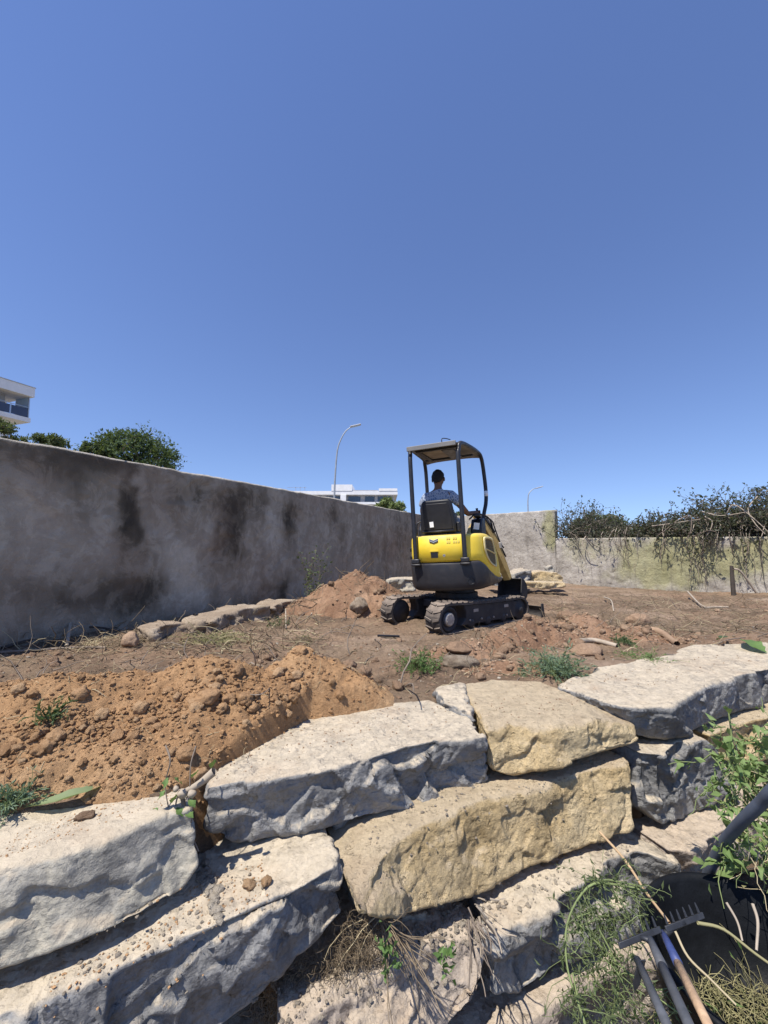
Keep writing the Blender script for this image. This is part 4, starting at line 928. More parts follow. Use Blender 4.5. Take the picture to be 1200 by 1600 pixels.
hp_('latch_lip', plate(-0.055, 1.0, [(-0.055, 0), (0.055, 0), (0.05, 0.010), (-0.05, 0.010)], 0.0262, 0.036), 'yellow', rp)
pp, nn_ = on_plan(0.065, 0.0262); hp_('key_lock', MB().lathe([(0.017, 0), (0.017, 0.006), (0.007, 0.007), (0.007, 0.003)], (pp[0], pp[1], 0.945), (nn_[0], nn_[1], 0), 14), 'grey_metal', rp)
rr_ = np.random.default_rng(5)
for (ux, uz) in ((0.10, 0.03), (0.135, 0.03), (0.185, 0.03), (0.215, 0.03), (0.10, -0.015), (0.13, -0.015), (0.175, -0.015), (0.205, -0.015), (0.235, -0.015)):
    hp_('worn_sticker_trace', plate(ux, 1.125+uz, [(-0.011, -0.016), (0.009, -0.014), (0.011, 0.012), (-0.008, 0.016)], 0.0262, 0.0272), 'worn_print', rp)
# right side vent: recess frame, grille, slats
def side_pt(y, z, off):
    c = [(abs(plan[i][1]-y), i) for i in range(60, 90)]; i = min(c)[1]; j = min(i+1, 89); 
    yy = plan[60:, 1]; xx = np.interp(y, yy, plan[60:, 0]); nx = np.interp(y, yy, pn[60:, 0]); ny = np.interp(y, yy, pn[60:, 1])
    return (xx+nx*off, y+ny*off, z)
vent = [(-0.52, 1.13), (-0.47, 1.15), (-0.20, 1.13), (-0.10, 1.06), (0.0, 0.90), (0.03, 0.77), (0.0, 0.735), (-0.14, 0.755), (-0.30, 0.80), (-0.44, 0.88), (-0.51, 0.99)]
def ring(poly, inset, off0, off1):
    c = np.mean(poly, axis=0); P = np.array(poly); I = c+(P-c)*inset; n = len(P); V = [side_pt(a, b, off1) for a, b in P]+[side_pt(a, b, off0) for a, b in P]+[side_pt(a, b, off1-0.002) for a, b in I]+[side_pt(a, b, off0) for a, b in I]; F = []
    for i in range(n): j = (i+1) % n; F += [(i, j, n+j, n+i), (i, 2*n+i, 2*n+j, j), (2*n+i, 3*n+i, 3*n+j, 2*n+j)]
    return MB().add(V, F)
vp = smooth_path(vent+[vent[0]], 40)[:-1]; vp = [tuple(p) for p in vp]
fr_ = hp_('vent_frame', ring(vp, 0.86, 0.002, 0.016), 'yellow_pale', smooth=True)
c_ = np.mean(vp, axis=0); gi = [tuple(c_+(np.array(p)-c_)*0.87) for p in vp]
V = [side_pt(a, b, 0.004) for a, b in gi]; V.append(side_pt(c_[0], c_[1], 0.004)); g_ = MB().add(V, [(i, (i+1) % len(gi), len(gi)) for i in range(len(gi))])
hp_('vent_mesh', g_, 'grille', fr_)
GI = np.array(gi)
for zq in np.arange(0.79, 1.12, 0.022):
    ys = [gi[i][0]+(zq-gi[i][1])/(gi[(i+1) % len(gi)][1]-gi[i][1]+1e-9)*(gi[(i+1) % len(gi)][0]-gi[i][0]) for i in range(len(gi)) if (gi[i][1]-zq)*(gi[(i+1) % len(gi)][1]-zq) < 0]
    if len(ys) < 2: continue
    a, b = min(ys), max(ys); n_ = 6; V = []
    for yq in np.linspace(a, b, n_): V += [side_pt(yq, zq, 0.005), side_pt(yq, zq+0.008, 0.005), side_pt(yq, zq+0.004, 0.010)]
    hp_('vent_slat', MB().add(V, [(3*i+q, 3*i+(q+1) % 3, 3*i+3+(q+1) % 3, 3*i+3+q) for i in range(n_-1) for q in range(3)]), 'grille', fr_)
V = []
for yq, zq in zip(np.linspace(-0.48, 0.0, 8), np.linspace(0.985, 0.90, 8)): V += [side_pt(yq, zq, 0.005), side_pt(yq, zq+0.022, 0.005), side_pt(yq, zq+0.011, 0.018)]
hp_('vent_bar', MB().add(V, [(3*i+q, 3*i+(q+1) % 3, 3*i+3+(q+1) % 3, 3*i+3+q) for i in range(7) for q in range(3)]), 'yellow_pale', fr_)
pp, nn_ = on_plan(0.34, 0.012); hp_('tie_down_hole', MB().lathe([(0.052, -0.002), (0.052, 0.004), (0.040, 0.005), (0.036, -0.0015), (0.001, -0.001)], (pp[0], pp[1], 0.625), (nn_[0], nn_[1], 0), 22), 'black_plastic', cw)
pp, nn_ = on_plan(-0.42, 0.006)
hp_('tail_light', MB().box((pp[0]-0.0, pp[1], 1.03), (0.03, 0.03, 0.05)), 'black_plastic', yc_, bevel=0.004); hp_('tail_light', MB().box((pp[0], pp[1], 0.93), (0.03, 0.03, 0.04)), 'black_plastic', yc_, bevel=0.004)
hp_('step_edge', MB().box((0.44, 0.30, 0.485), (0.16, 0.32, 0.022)), 'sticker', bevel=0.006)
# deck, seat, consoles
hp_('deck', MB().box((0.0, 0.28, 0.80), (0.92, 0.66, 0.05)).box((0, 0.2, 0.62), (0.8, 0.7, 0.30)), 'frame_dark', bevel=0.01)
hp_('seat_base', MB().box((-0.07, -0.22, 1.19), (0.42, 0.44, 0.10)), 'black_plastic', bevel=0.02)
seat = empty('seat', HM @ Vector((-0.07, -0.25, 1.22))); seat.parent = ex; seat.location = seat.location-wloc(ex)
hp_('seat_cushion', MB().box((-0.07, -0.20, 1.285), (0.42, 0.44, 0.09)), 'seat_black', seat, bevel=0.035)
def sbk(x, z, y, w, h, t, top=0.86):
    mb = MB(); prof = [(-0.5, 0.0), (-0.5, 0.3), (-0.5*top, 0.9), (-0.5*top+0.06, 1.0), (0.5*top-0.06, 1.0), (0.5*top, 0.9), (0.5, 0.3), (0.5, 0.0)]
    return mb.prism([(x+u*w, z+v*h) for u, v in prof], lambda u, v, tt: (u, tt-(v-z)*0.10, v), y, y+t)
bk = hp_('seat_back', sbk(-0.07, 1.235, -0.50, 0.47, 0.43, 0.09), 'seat_black', seat, bevel=0.022)
hp_('back_panel', sbk(-0.07, 1.275, -0.512, 0.39, 0.34, 0.014), 'black_plastic', seat, bevel=0.005)
hp_('back_rib', MB().tube([(-0.28, -0.515, 1.255), (-0.07, -0.518, 1.250), (0.14, -0.515, 1.255)], 0.013, 8), 'seat_black', seat, smooth=True)
hp_('seat_label', MB().box((-0.145, -0.528, 1.345), (0.052, 0.003, 0.072), Matrix.Rotation(R(-4), 3, 'Y')), 'sticker', seat)
hp_('seat_belt_reel', MB().box((0.185, -0.40, 1.30), (0.05, 0.10, 0.12)), 'black_plastic', seat, bevel=0.012)
for s_ in (-1, 1):
    cx = 0.36 if s_ > 0 else -0.38
    con = hp_('control_console', MB().prism([(-0.12, 1.10), (0.24, 1.05), (0.30, 1.30), (0.22, 1.42), (-0.02, 1.40), (-0.12, 1.30)], lambda u, v, t: (t, u, v), cx-0.075, cx+0.075), 'black_plastic', bevel=0.02)
    lv = MB().tube([(cx, 0.12, 1.40), (cx, 0.13, 1.47), (cx-0.01*s_, 0.12, 1.56)], [0.022, 0.012, 0.018], 8); hp_('joystick', lv, 'black_plastic', con, smooth=True)
    if s_ > 0:
        hp_('wrist_rest', MB().box((cx+0.02, -0.04, 1.435), (0.09, 0.20, 0.03), Matrix.Rotation(R(-6), 3, 'X')), 'black_plastic', con, bevel=0.012)
        hp_('monitor', MB().box((cx-0.05, 0.05, 1.32), (0.012, 0.14, 0.12)), 'blue_glass', con)
        hp_('label_plate', MB().box((cx+0.01, -0.126, 1.30), (0.075, 0.004, 0.09), Matrix.Rotation(R(10), 3, 'Y')), 'sticker', con)
        hp_('hose_guard', MB().tube(smooth_path([(cx-0.09, -0.08, 1.40), (cx+0.0, -0.02, 1.47), (cx+0.11, 0.10, 1.44), (cx+0.16, 0.22, 1.36), (cx+0.17, 0.3, 1.20)], 16), 0.011, 8), 'black_plastic', con, smooth=True)
hp_('grab_handle', MB().tube(smooth_path([(-0.42, -0.30, 1.22), (-0.42, -0.30, 1.36), (-0.38, -0.28, 1.40), (-0.30, -0.26, 1.39), (-0.27, -0.25, 1.34)], 16), 0.010, 8), 'black_plastic', smooth=True)
# canopy
canopy = empty('canopy', HM @ Vector((0, -0.2, 1.2))); canopy.parent = ex; canopy.location = canopy.location-wloc(ex)
RT = 2.345
for s_ in (-1, 1):
    xr, xf = 0.31*s_, 0.43*s_
    side_ = smooth_path([(xr, -0.775, 0.84), (xr, -0.775, 1.5), (xr, -0.765, 2.12), (xr+0.005*s_, -0.735, 2.25), (xr+0.02*s_, -0.64, RT), (xr+0.07*s_, -0.15, RT+0.03), (xf-0.02*s_, 0.24, RT+0.03), (xf, 0.35, RT-0.02), (xf+0.01*s_, 0.42, RT-0.16), (xf+0.02*s_, 0.46, 1.85), (xf+0.01*s_, 0.44, 1.65), (xf-0.03*s_, 0.36, 1.42), (xf-0.05*s_, 0.32, 1.05), (xf-0.05*s_, 0.32, 0.82)], 90)
    hp_('canopy_post', MB().tube(side_, 0.028, 12), 'frame_dark', canopy, smooth=True)
    hp_('post_foot', MB().box((xr, -0.775, 0.885), (0.10, 0.07, 0.06)).box((xr, -0.76, 0.84), (0.12, 0.10, 0.03)), 'counterweight', canopy, bevel=0.012)
    if s_ > 0: hp_('post_label', MB().tube([(xf+0.0205, 0.461, 1.83), (xf+0.018, 0.459, 1.75)], 0.0292, 12), 'sticker', canopy, smooth=True)
V = []; nx, ny = 12, 14
for j in range(ny+1):
    for i in range(nx+1):
        t = j/ny; hw = 0.30+0.12*t; u = -1+2*i/nx; y = -0.80+1.24*t
        V.append((u*hw, y, RT+0.02+0.035*t-0.025*abs(u)**4-0.03*(1-t)**8-0.05*t**10))
F = [(j*(nx+1)+i, j*(nx+1)+i+1, (j+1)*(nx+1)+i+1, (j+1)*(nx+1)+i) for j in range(ny) for i in range(nx)]
rf = hp_('canopy_roof', MB().add(V, F), 'roof_grey', canopy, smooth=True); md = rf.modifiers.new('thick', 'SOLIDIFY'); md.thickness = 0.016; md.offset = 1
hp_('roof_rear_lip', MB().prism([(-0.815, RT-0.055), (-0.79, RT-0.055), (-0.79, RT+0.005), (-0.815, RT+0.003)], lambda u, v, t: (t, u, v), -0.335, 0.30), 'roof_grey', canopy, bevel=0.005)
hp_('roof_lining', MB().box((-0.05, -0.25, RT-0.005), (0.5, 0.62, 0.012)), 'roof_lining', canopy)
for (x, y, dx, dy) in ((0.0, -0.55, 0.58, 0.05), (0.0, 0.12, 0.70, 0.05), (0.12, -0.2, 0.16, 0.6), (-0.26, -0.2, 0.05, 0.7)): hp_('roof_brace', MB().box((x, y, RT-0.02), (dx, dy, 0.028)), 'frame_dark', canopy, bevel=0.004)
hp_('roof_cable', MB().tube(smooth_path([(0.13, -0.81, RT+0.0), (0.13, -0.80, RT+0.045), (0.16, -0.74, RT+0.06), (0.21, -0.68, RT+0.05)], 12), 0.006, 6), 'black_plastic', canopy, smooth=True)
# boom, arm, bucket
def beam(path, wx, hh, mat, name, parent):
    """box section beam: path of (x,y,z), half height list, width"""
    mb = MB(); V = []; P = [Vector(p) for p in path]
    for i, p in enumerate(P):
        t = (P[min(i+1, len(P)-1)]-P[max(i-1, 0)]).normalized(); sx = Vector((0.93, -0.36, 0)); sx = (sx-t*sx.dot(t)).normalized(); u = t.cross(sx)
        for (a, b) in ((-1, -1), (1, -1), (1, 1), (-1, 1)): V.append(p+sx*a*wx/2+u*b*hh[i])
    F = [(4*i+a, 4*i+(a+1) % 4, 4*i+4+(a+1) % 4, 4*i+4+a) for i in range(len(P)-1) for a in range(4)]+[(3, 2, 1, 0), tuple(4*(len(P)-1)+a for a in range(4))]
    return hp_(name, mb.add(V, F), mat, parent, bevel=0.008)
hp_('swing_bracket', MB().box((0.06, 0.66, 0.68), (0.2, 0.2, 0.36)), 'boom_paint', bevel=0.02)
bm_ = beam([(0.06, 0.70, 0.78), (0.10, 0.88, 1.08), (0.16, 1.0, 1.28), (0.22, 1.10, 1.42)], 0.13, [0.07, 0.10, 0.10, 0.06], 'boom_paint', 'boom', ex)
beam([(0.06, 0.86, 0.62), (0.14, 1.12, 1.05), (0.17, 1.16, 1.30)], 0.05, [0.035, 0.035, 0.02], 'frame_dark', 'boom_cylinder', bm_)
am = beam([(0.19, 1.04, 1.52), (0.25, 1.12, 1.42), (0.38, 1.28, 1.12), (0.52, 1.42, 0.62), (0.57, 1.47, 0.42)], 0.115, [0.04, 0.075, 0.085, 0.065, 0.045], 'boom_paint', 'arm', ex)
hp_('arm_cylinder', MB().tube([(0.33, 1.12, 1.46), (0.42, 1.30, 1.22)], 0.026, 10).tube([(0.42, 1.30, 1.22), (0.56, 1.50, 0.80)], 0.014, 8), 'frame_dark', am, smooth=True)
hp_('hydraulic_hose', MB().tube(smooth_path([(0.24, 1.04, 1.50), (0.34, 1.10, 1.48), (0.42, 1.2, 1.40), (0.44, 1.26, 1.30), (0.50, 1.36, 1.05), (0.55, 1.40, 0.95)], 24), 0.011, 7), 'black_plastic', am, smooth=True)
hp_('hose_bracket', MB().box((0.50, 1.35, 1.0), (0.05, 0.05, 0.10)), 'grey_metal', am, bevel=0.006)
# bucket: curled profile with side plates
bpf = [(0, 0), (0.10, -0.05), (0.17, -0.16), (0.16, -0.29), (0.06, -0.36), (-0.10, -0.36)]
bsm = smooth_path(bpf, 16); c0 = Vector((0.60, 1.50, 0.44)); dy = Vector((0.36, 0.93, 0)).normalized(); dx = Vector((0.93, -0.36, 0))
V = []
for (a, b) in bsm:
    for s_ in (-1, 1): V.append(c0+dy*float(a)+Vector((0, 0, float(b)))+dx*0.20*s_)
bk_ = hp_('bucket', MB().add(V, [(2*i, 2*i+1, 2*i+3, 2*i+2) for i in range(15)]), 'undercarriage'); md = bk_.modifiers.new('thick', 'SOLIDIFY'); md.thickness = 0.012
for s_ in (-1, 1):
    cc = c0+dx*0.20*s_; V = [cc+dy*float(a)+Vector((0, 0, float(b))) for a, b in bsm]; V2 = [v+dx*0.014*s_ for v in V]; n_ = len(V)
    hp_('side_plate', MB().add(V+V2, [tuple(range(n_)), tuple(range(2*n_-1, n_-1, -1))]+[(i, (i+1) % n_, n_+(i+1) % n_, n_+i) for i in range(n_)]), 'undercarriage', bk_)
for q in range(4): hp_('tooth', MB().box(c0+dy*(-0.13)+Vector((0, 0, -0.365))+dx*(-0.16+0.107*q), (0.035, 0.07, 0.018), Matrix.Rotation(R(-21), 3, 'Z')), 'grey_metal', bk_, bevel=0.004)

# ------------------------------------------------------------------ operator
k = NM('brown skin', 0.6, 0, 0.35); k.color(k.ramp(k.noise(20, 4), [(0.3, (0.13, 0.068, 0.042)), (0.7, (0.18, 0.095, 0.06))])); M['skin'] = k.m
k = NM('blue grey shirt with small pale leaf print', 0.9, 0, 0.2)
cell = k.voro(30, src=k.mapping((1, 1, 0.85)), feature='DISTANCE_TO_EDGE'); 
k.color(k.mix(k.ramp(cell, [(0.10, 0.0), (0.20, 1.0)]), (0.34, 0.38, 0.45), (0.13, 0.18, 0.28))); k.bump(k.noise(9, 4, 0.5), 0.02); M['shirt'] = k.m
M['hair'] = simple('black short hair', (0.008, 0.007, 0.008), 0.75, var=0.3, scale=60, bump=0.004, bscale=160)
M['trousers'] = simple('pale grey work trousers', (0.42, 0.44, 0.47), 0.9, var=0.1, scale=9)
M['boots'] = simple('brown boots', (0.07, 0.05, 0.035), 0.7, var=0.2)
def skin_mesh(joints, edges, root, sub=2):
    me = bpy.data.meshes.new('sk'); me.from_pydata([j[0] for j in joints], edges, [])
    o = bpy.data.objects.new('sk', me); C.objects.link(o); m = o.modifiers.new('s', 'SKIN'); m.use_smooth_shade = True
    for i, j in enumerate(joints):
        v = me.skin_vertices[0].data[i]; rr = j[1]; v.radius = rr if hasattr(rr, '__len__') else (rr, rr); v.use_root = (i == root)
    m2 = o.modifiers.new('u', 'SUBSURF'); m2.levels = sub; m2.render_levels = sub
    dg = bpy.context.evaluated_depsgraph_get(); ev = o.evaluated_get(dg); out = bpy.data.meshes.new_from_object(ev)
    bpy.data.objects.remove(o); mb = MB(); mb.v = [tuple(v.co) for v in out.vertices]; mb.f = [tuple(p.vertices) for p in out.polygons]; bpy.data.meshes.remove(out); return mb
px_ = -0.085
body = [((px_, -0.20, 1.40), (0.15, 0.11)), ((px_, -0.25, 1.56), (0.15, 0.10)), ((px_, -0.30, 1.70), (0.15, 0.09)), ((px_, -0.30, 1.815), (0.055, 0.055)), ((px_, -0.285, 1.88), (0.052, 0.055)), ((px_+0.005, -0.27, 1.955), (0.070, 0.082)), ((px_+0.005, -0.265, 2.02), (0.066, 0.080)),
        ((px_+0.17, -0.29, 1.735), 0.062), ((px_+0.30, -0.24, 1.56), 0.045), ((px_+0.345, -0.10, 1.475), 0.038), ((px_+0.43, 0.09, 1.50), 0.027), ((px_+0.445, 0.135, 1.505), (0.028, 0.018)),
        ((px_-0.17, -0.29, 1.735), 0.062), ((px_-0.255, -0.24, 1.56), 0.045), ((px_-0.265, -0.13, 1.455), 0.038), ((px_-0.28, 0.09, 1.49), 0.027), ((px_-0.285, 0.135, 1.505), (0.028, 0.018)),
        ((px_+0.10, 0.02, 1.385), 0.085), ((px_+0.15, 0.28, 1.37), 0.062), ((px_+0.15, 0.36, 1.05), 0.046), ((px_+0.15, 0.37, 0.90), 0.034), ((px_+0.16, 0.47, 0.865), 0.03),
        ((px_-0.10, 0.02, 1.385), 0.085), ((px_-0.15, 0.28, 1.37), 0.062), ((px_-0.15, 0.36, 1.05), 0.046), ((px_-0.15, 0.37, 0.90), 0.034), ((px_-0.16, 0.47, 0.865), 0.03)]
be = [(0, 1), (1, 2), (2, 3), (3, 4), (4, 5), (5, 6), (2, 7), (7, 8), (8, 9), (9, 10), (10, 11), (2, 12), (12, 13), (13, 14), (14, 15), (15, 16), (0, 17), (17, 18), (18, 19), (19, 20), (20, 21), (0, 22), (22, 23), (23, 24), (24, 25), (25, 26)]
pb = HM @ Vector((px_, -0.2, 1.30))
man = skin_mesh(body, be, 0)
def ellip(mb, c, r_, n=14, m=10):
    prof = []; V = []
    for i in range(m+1):
        ph = math.pi*i/m
        for j in range(n): th = 2*math.pi*j/n; V.append((c[0]+r_[0]*math.sin(ph)*math.cos(th), c[1]+r_[1]*math.sin(ph)*math.sin(th), c[2]+r_[2]*math.cos(ph)))
    mb.add(V, [(i*n+j, i*n+(j+1) % n, (i+1)*n+(j+1) % n, (i+1)*n+j) for i in range(m) for j in range(n)])
hc = (px_+0.005, -0.268, 1.985)
ellip(man, hc, (0.080, 0.096, 0.112)); ellip(man, (hc[0], hc[1]+0.092, hc[2]-0.012), (0.013, 0.018, 0.022), 8, 6)
ellip(man, (hc[0], hc[1]+0.03, hc[2]-0.085), (0.045, 0.05, 0.035), 10, 8)
for s_ in (-1, 1): ellip(man, (hc[0]+s_*0.084, hc[1]-0.004, hc[2]-0.018), (0.011, 0.018, 0.032), 8, 6)
for side_, hx in ((1, px_+0.445), (-1, px_-0.285)):
    for q in range(4):
        fx = hx-0.024+0.016*q; L_ = [0.9, 1.0, 0.97, 0.8][q]
        man.tube([(fx, 0.135, 1.515), (fx, 0.135+0.035*L_, 1.525), (fx, 0.135+0.055*L_, 1.505), (fx, 0.135+0.045*L_, 1.485)], [0.010, 0.009, 0.008, 0.007], 7)
    man.tube([(hx-side_*0.02, 0.12, 1.505), (hx-side_*0.045, 0.145, 1.50), (hx-side_*0.038, 0.17, 1.495)], [0.011, 0.010, 0.008], 7)
man.xform(HM); pe = obj('person', man, M['skin'], None, smooth=True)
tag(pe, 'man in a blue patterned shirt sitting at the excavator controls with his back turned', 'person')
sh = [((px_, -0.215, 1.34), (0.168, 0.125)), ((px_, -0.25, 1.54), (0.168, 0.118)), ((px_, -0.30, 1.70), (0.168, 0.100)), ((px_, -0.30, 1.79), (0.080, 0.070)), ((px_, -0.293, 1.83), (0.062, 0.06)),
      ((px_+0.175, -0.29, 1.735), 0.078), ((px_+0.235, -0.27, 1.665), 0.072), ((px_+0.285, -0.25, 1.595), 0.068),
      ((px_-0.175, -0.29, 1.735), 0.078), ((px_-0.225, -0.27, 1.665), 0.072), ((px_-0.25, -0.25, 1.595), 0.068)]
o = skin_mesh(sh, [(0, 1), (1, 2), (2, 3), (3, 4), (2, 5), (5, 6), (6, 7), (2, 8), (8, 9), (9, 10)], 1); o.xform(HM); obj('shirt', o, M['shirt'], pe, smooth=True)
tr = [((px_, -0.20, 1.37), (0.165, 0.115)), ((px_+0.10, 0.0, 1.385), 0.095), ((px_+0.15, 0.28, 1.37), 0.072), ((px_+0.15, 0.36, 1.08), 0.058), ((px_+0.15, 0.37, 0.93), 0.052), ((px_-0.10, 0.0, 1.385), 0.095), ((px_-0.15, 0.28, 1.37), 0.072), ((px_-0.15, 0.36, 1.08), 0.058), ((px_-0.15, 0.37, 0.93), 0.052)]
o = skin_mesh(tr, [(0, 1), (1, 2), (2, 3), (3, 4), (0, 5), (5, 6), (6, 7), (7, 8)], 0); o.xform(HM); obj('trousers', o, M['trousers'], pe, smooth=True)
for s_ in (-1, 1):
    o = MB(); ellip(o, (px_+s_*0.155, 0.44, 0.865), (0.05, 0.13, 0.04)); o.tube([(px_+s_*0.15, 0.37, 0.86), (px_+s_*0.15, 0.37, 0.98)], 0.055, 12); o.xform(HM); obj('boot', o, M['boots'], pe, smooth=True)
hm = MB(); n_, m_ = 36, 22; V = []
for i in range(m_+1):
    ph = 2.25*i/m_
    for j in range(n_):
        th = 2*math.pi*j/n_; front = math.sin(th); lim = 1.25+1.0*max(0, -front)+0.15*(1-abs(front))
        ph2 = min(ph, lim); rr2 = 1.10 if ph2 < lim-0.05 else 1.0; nz = 0.035*math.sin(37*th+11*ph)*math.sin(23*ph)
        V.append((hc[0]+0.082*(rr2+nz)*math.sin(ph2)*math.cos(th), hc[1]-0.004+0.098*(rr2+nz)*math.sin(ph2)*math.sin(th), hc[2]+0.113*(rr2+nz)*math.cos(ph2)))
hm.add(V, [(i*n_+j, i*n_+(j+1) % n_, (i+1)*n_+(j+1) % n_, (i+1)*n_+j) for i in range(m_) for j in range(n_)]); hm.xform(HM); obj('hair', hm, M['hair'], pe, smooth=True)
# ------------------------------------------------------------------ vegetation materials
def leafmat(name, a, b, rough=0.6, trans=0.25, spots=None):
    k = NM(name, rough, 0, 0.3)
    g = k.n.new('ShaderNodeNewGeometry'); rnd = g.outputs['Random Per Island']
    c = k.mix(rnd, a, b)
    if spots: c = k.mix(k.ramp(rnd, [(0.86, 0.0), (0.9, 1.0)]), c, spots)
    k.color(c)
    t = k.n.new('ShaderNodeBsdfTranslucent'); k.L(k.mix(0.5, c, (0.30, 0.38, 0.06)), t.inputs[0])
    mx = k.n.new('ShaderNodeMixShader'); mx.inputs[0].default_value = trans
    k.L(k.b.outputs[0], mx.inputs[1]); k.L(t.outputs[0], mx.inputs[2]); k.L(mx.outputs[0], k.n['Material Output'].inputs[0]); return k.m
M['leaf_dark'] = leafmat('dark green tree leaves', (0.036, 0.064, 0.028), (0.09, 0.14, 0.06))
M['leaf_olive'] = leafmat('olive green leaves', (0.06, 0.085, 0.035), (0.13, 0.16, 0.075))
M['leaf_light'] = leafmat('yellow green leaves', (0.13, 0.17, 0.055), (0.22, 0.27, 0.11))
M['leaf_bush'] = leafmat('dark dusty bush leaves', (0.042, 0.048, 0.032), (0.10, 0.105, 0.072), spots=(0.16, 0.13, 0.09))
M['leaf_fresh'] = leafmat('fresh green leaves', (0.085, 0.155, 0.040), (0.15, 0.24, 0.08))
M['leaf_pale'] = leafmat('pale wilted green leaves', (0.15, 0.20, 0.09), (0.26, 0.31, 0.16), spots=(0.40, 0.34, 0.2))
M['leaf_weed'] = leafmat('blue green weed leaves', (0.11, 0.17, 0.10), (0.19, 0.26, 0.17))
M['leaf_bindweed'] = leafmat('bindweed leaves', (0.12, 0.19, 0.055), (0.22, 0.30, 0.115), spots=(0.34, 0.31, 0.15))
M['straw'] = leafmat('dry straw', (0.36, 0.29, 0.17), (0.56, 0.47, 0.30), 0.8, 0.1)
M['straw_dark'] = leafmat('old brown grass', (0.12, 0.09, 0.06), (0.28, 0.215, 0.14), 0.85, 0.05)
M['hay_green'] = leafmat('half dry cut grass', (0.20, 0.20, 0.09), (0.42, 0.37, 0.20), 0.8, 0.15)
M['twig'] = simple('grey brown twigs', (0.20, 0.16, 0.125), 0.85, var=0.35, scale=8)
M['twig_pale'] = simple('pale barked roots', (0.36, 0.30, 0.23), 0.85, var=0.25, scale=10)
M['twig_dark'] = simple('dark twigs', (0.065, 0.052, 0.042), 0.9, var=0.3, scale=8)
M['bark'] = simple('bark', (0.14, 0.11, 0.085), 0.9, var=0.3, scale=6, bump=0.02, bscale=12)
M['cane'] = simple('tan cane', (0.47, 0.33, 0.19), 0.7, var=0.2, scale=20)
M['stem_green'] = simple('green stems', (0.17, 0.21, 0.08), 0.7, var=0.25, scale=12)
def part(name, mesh, mat, parent, kind=None, label=None):
    o = obj(name, mesh, M[mat], parent)
    if kind: o['kind'] = kind
    if label: o['label'] = label
    return o
def tmesh(paths, rad, n=3, taper=0.3, name='twigs'): V, Q = tubes_np(paths, rad, n, taper); return fast_mesh(name, V, Q)

# ------------------------------------------------------------------ trees beyond the wall
def tree(px, pytop, pybot, wpx, Yd, mat, seed, label, nl=7000, leaf=0.13, lobes=26, skew=0.0, cat='tree', name='tree', group=None):
    r = np.random.default_rng(seed); top = at_y(px, pytop, Yd); bot = at_y(px, pybot, Yd); cx = top[0]; zc = (top[2]+bot[2])/2; rz = (top[2]-bot[2])/2; rx = wpx/2/F_PX*Yd
    e = empty(name, (cx, Yd, -2.2), label, cat, group)
    L = []; 
    while len(L) < lobes:
        q = r.uniform(-1, 1, 3)
        if (q**2).sum() < 1: L.append(np.array([cx+q[0]*rx*0.80+skew*q[2]*rx, Yd+q[1]*rx*0.8, zc+q[2]*rz*0.80]))
    L = np.array(L); lr = r.uniform(0.15, 0.32, lobes)*min(rx, rz*1.4)
    base = np.array([cx, Yd, -2.2]); fork = np.array([cx+0.1*rx, Yd, zc-rz*0.75])
    tr = MB().tube(smooth_path([base, (base+fork)/2+np.array([0.12, 0, 0]), fork, fork+np.array([0, 0, rz*0.6])], 12), list(np.linspace(0.16, 0.06, 12)*max(rx, 1)/1.8), 9)
    t_ = obj('trunk', tr, M['bark'], e, smooth=True)
    P = []
    for l in L: m = (fork+l)/2+r.normal(size=3)*0.12*rx; P.append(smooth_path([fork, m, l], 8))
    part('limbs', tmesh(P, np.full(len(P), 0.045*max(rx, 1)/1.8), 5, 0.25), 'bark', e)
    tw = wander(L[r.integers(0, lobes, 160)], r.normal(size=(160, 3)), rx*0.35, 6, 0.35, seed)
    part('twigs', tmesh(tw, np.full(160, 0.012), 3, 0.3), 'bark', e)
    k_ = r.integers(0, lobes, nl); d = r.normal(size=(nl, 3)); d /= np.linalg.norm(d, axis=1)[:, None]
    rad = lr[k_]*(0.5+0.55*r.random(nl)**0.6+0.35*(r.random(nl) > 0.93))*(1+0.35*fbm(d*2.2+k_[:, None]*3.3, 2))
    pts = L[k_]+d*rad[:, None]*np.array([1, 1, 0.8])
    part('crown', leaf_mesh('crown', pts, leaf, seed, aspect=0.55, up=1.2), mat, e)
    return e
tree(213, 664, 778, 146, 15.5, 'leaf_dark', 301, 'large dark green round crowned tree behind the shaded wall', nl=12000, leaf=0.11, lobes=58)
tree(146, 681, 745, 46, 14.5, 'leaf_olive', 302, 'small lighter green tree close at the left of the large dark tree', nl=2600, leaf=0.11, lobes=14)
tree(80, 669, 735, 66, 17, 'leaf_olive', 303, 'middle sized bushy tree between the white apartment block and the large dark tree', nl=3400, leaf=0.13, lobes=16)
tree(8, 652, 705, 86, 14.5, 'leaf_olive', 304, 'olive green tree directly below the balcony of the apartment block', nl=5000, leaf=0.11, lobes=22)
tree(612, 779, 812, 66, 20, 'leaf_light', 305, 'yellow green shrub top showing over the wall beside the excavator', nl=3000, leaf=0.14, lobes=16)
tree(712, 797, 815, 30, 24, 'leaf_olive', 306, 'small green shrub top visible through the excavator cab', nl=900, leaf=0.14, lobes=8)
tree(940, 797, 850, 92, 19, 'leaf_olive', 307, 'smooth rounded green tree crown behind the twiggy bushes on the far wall', nl=6500, leaf=0.11, lobes=30)

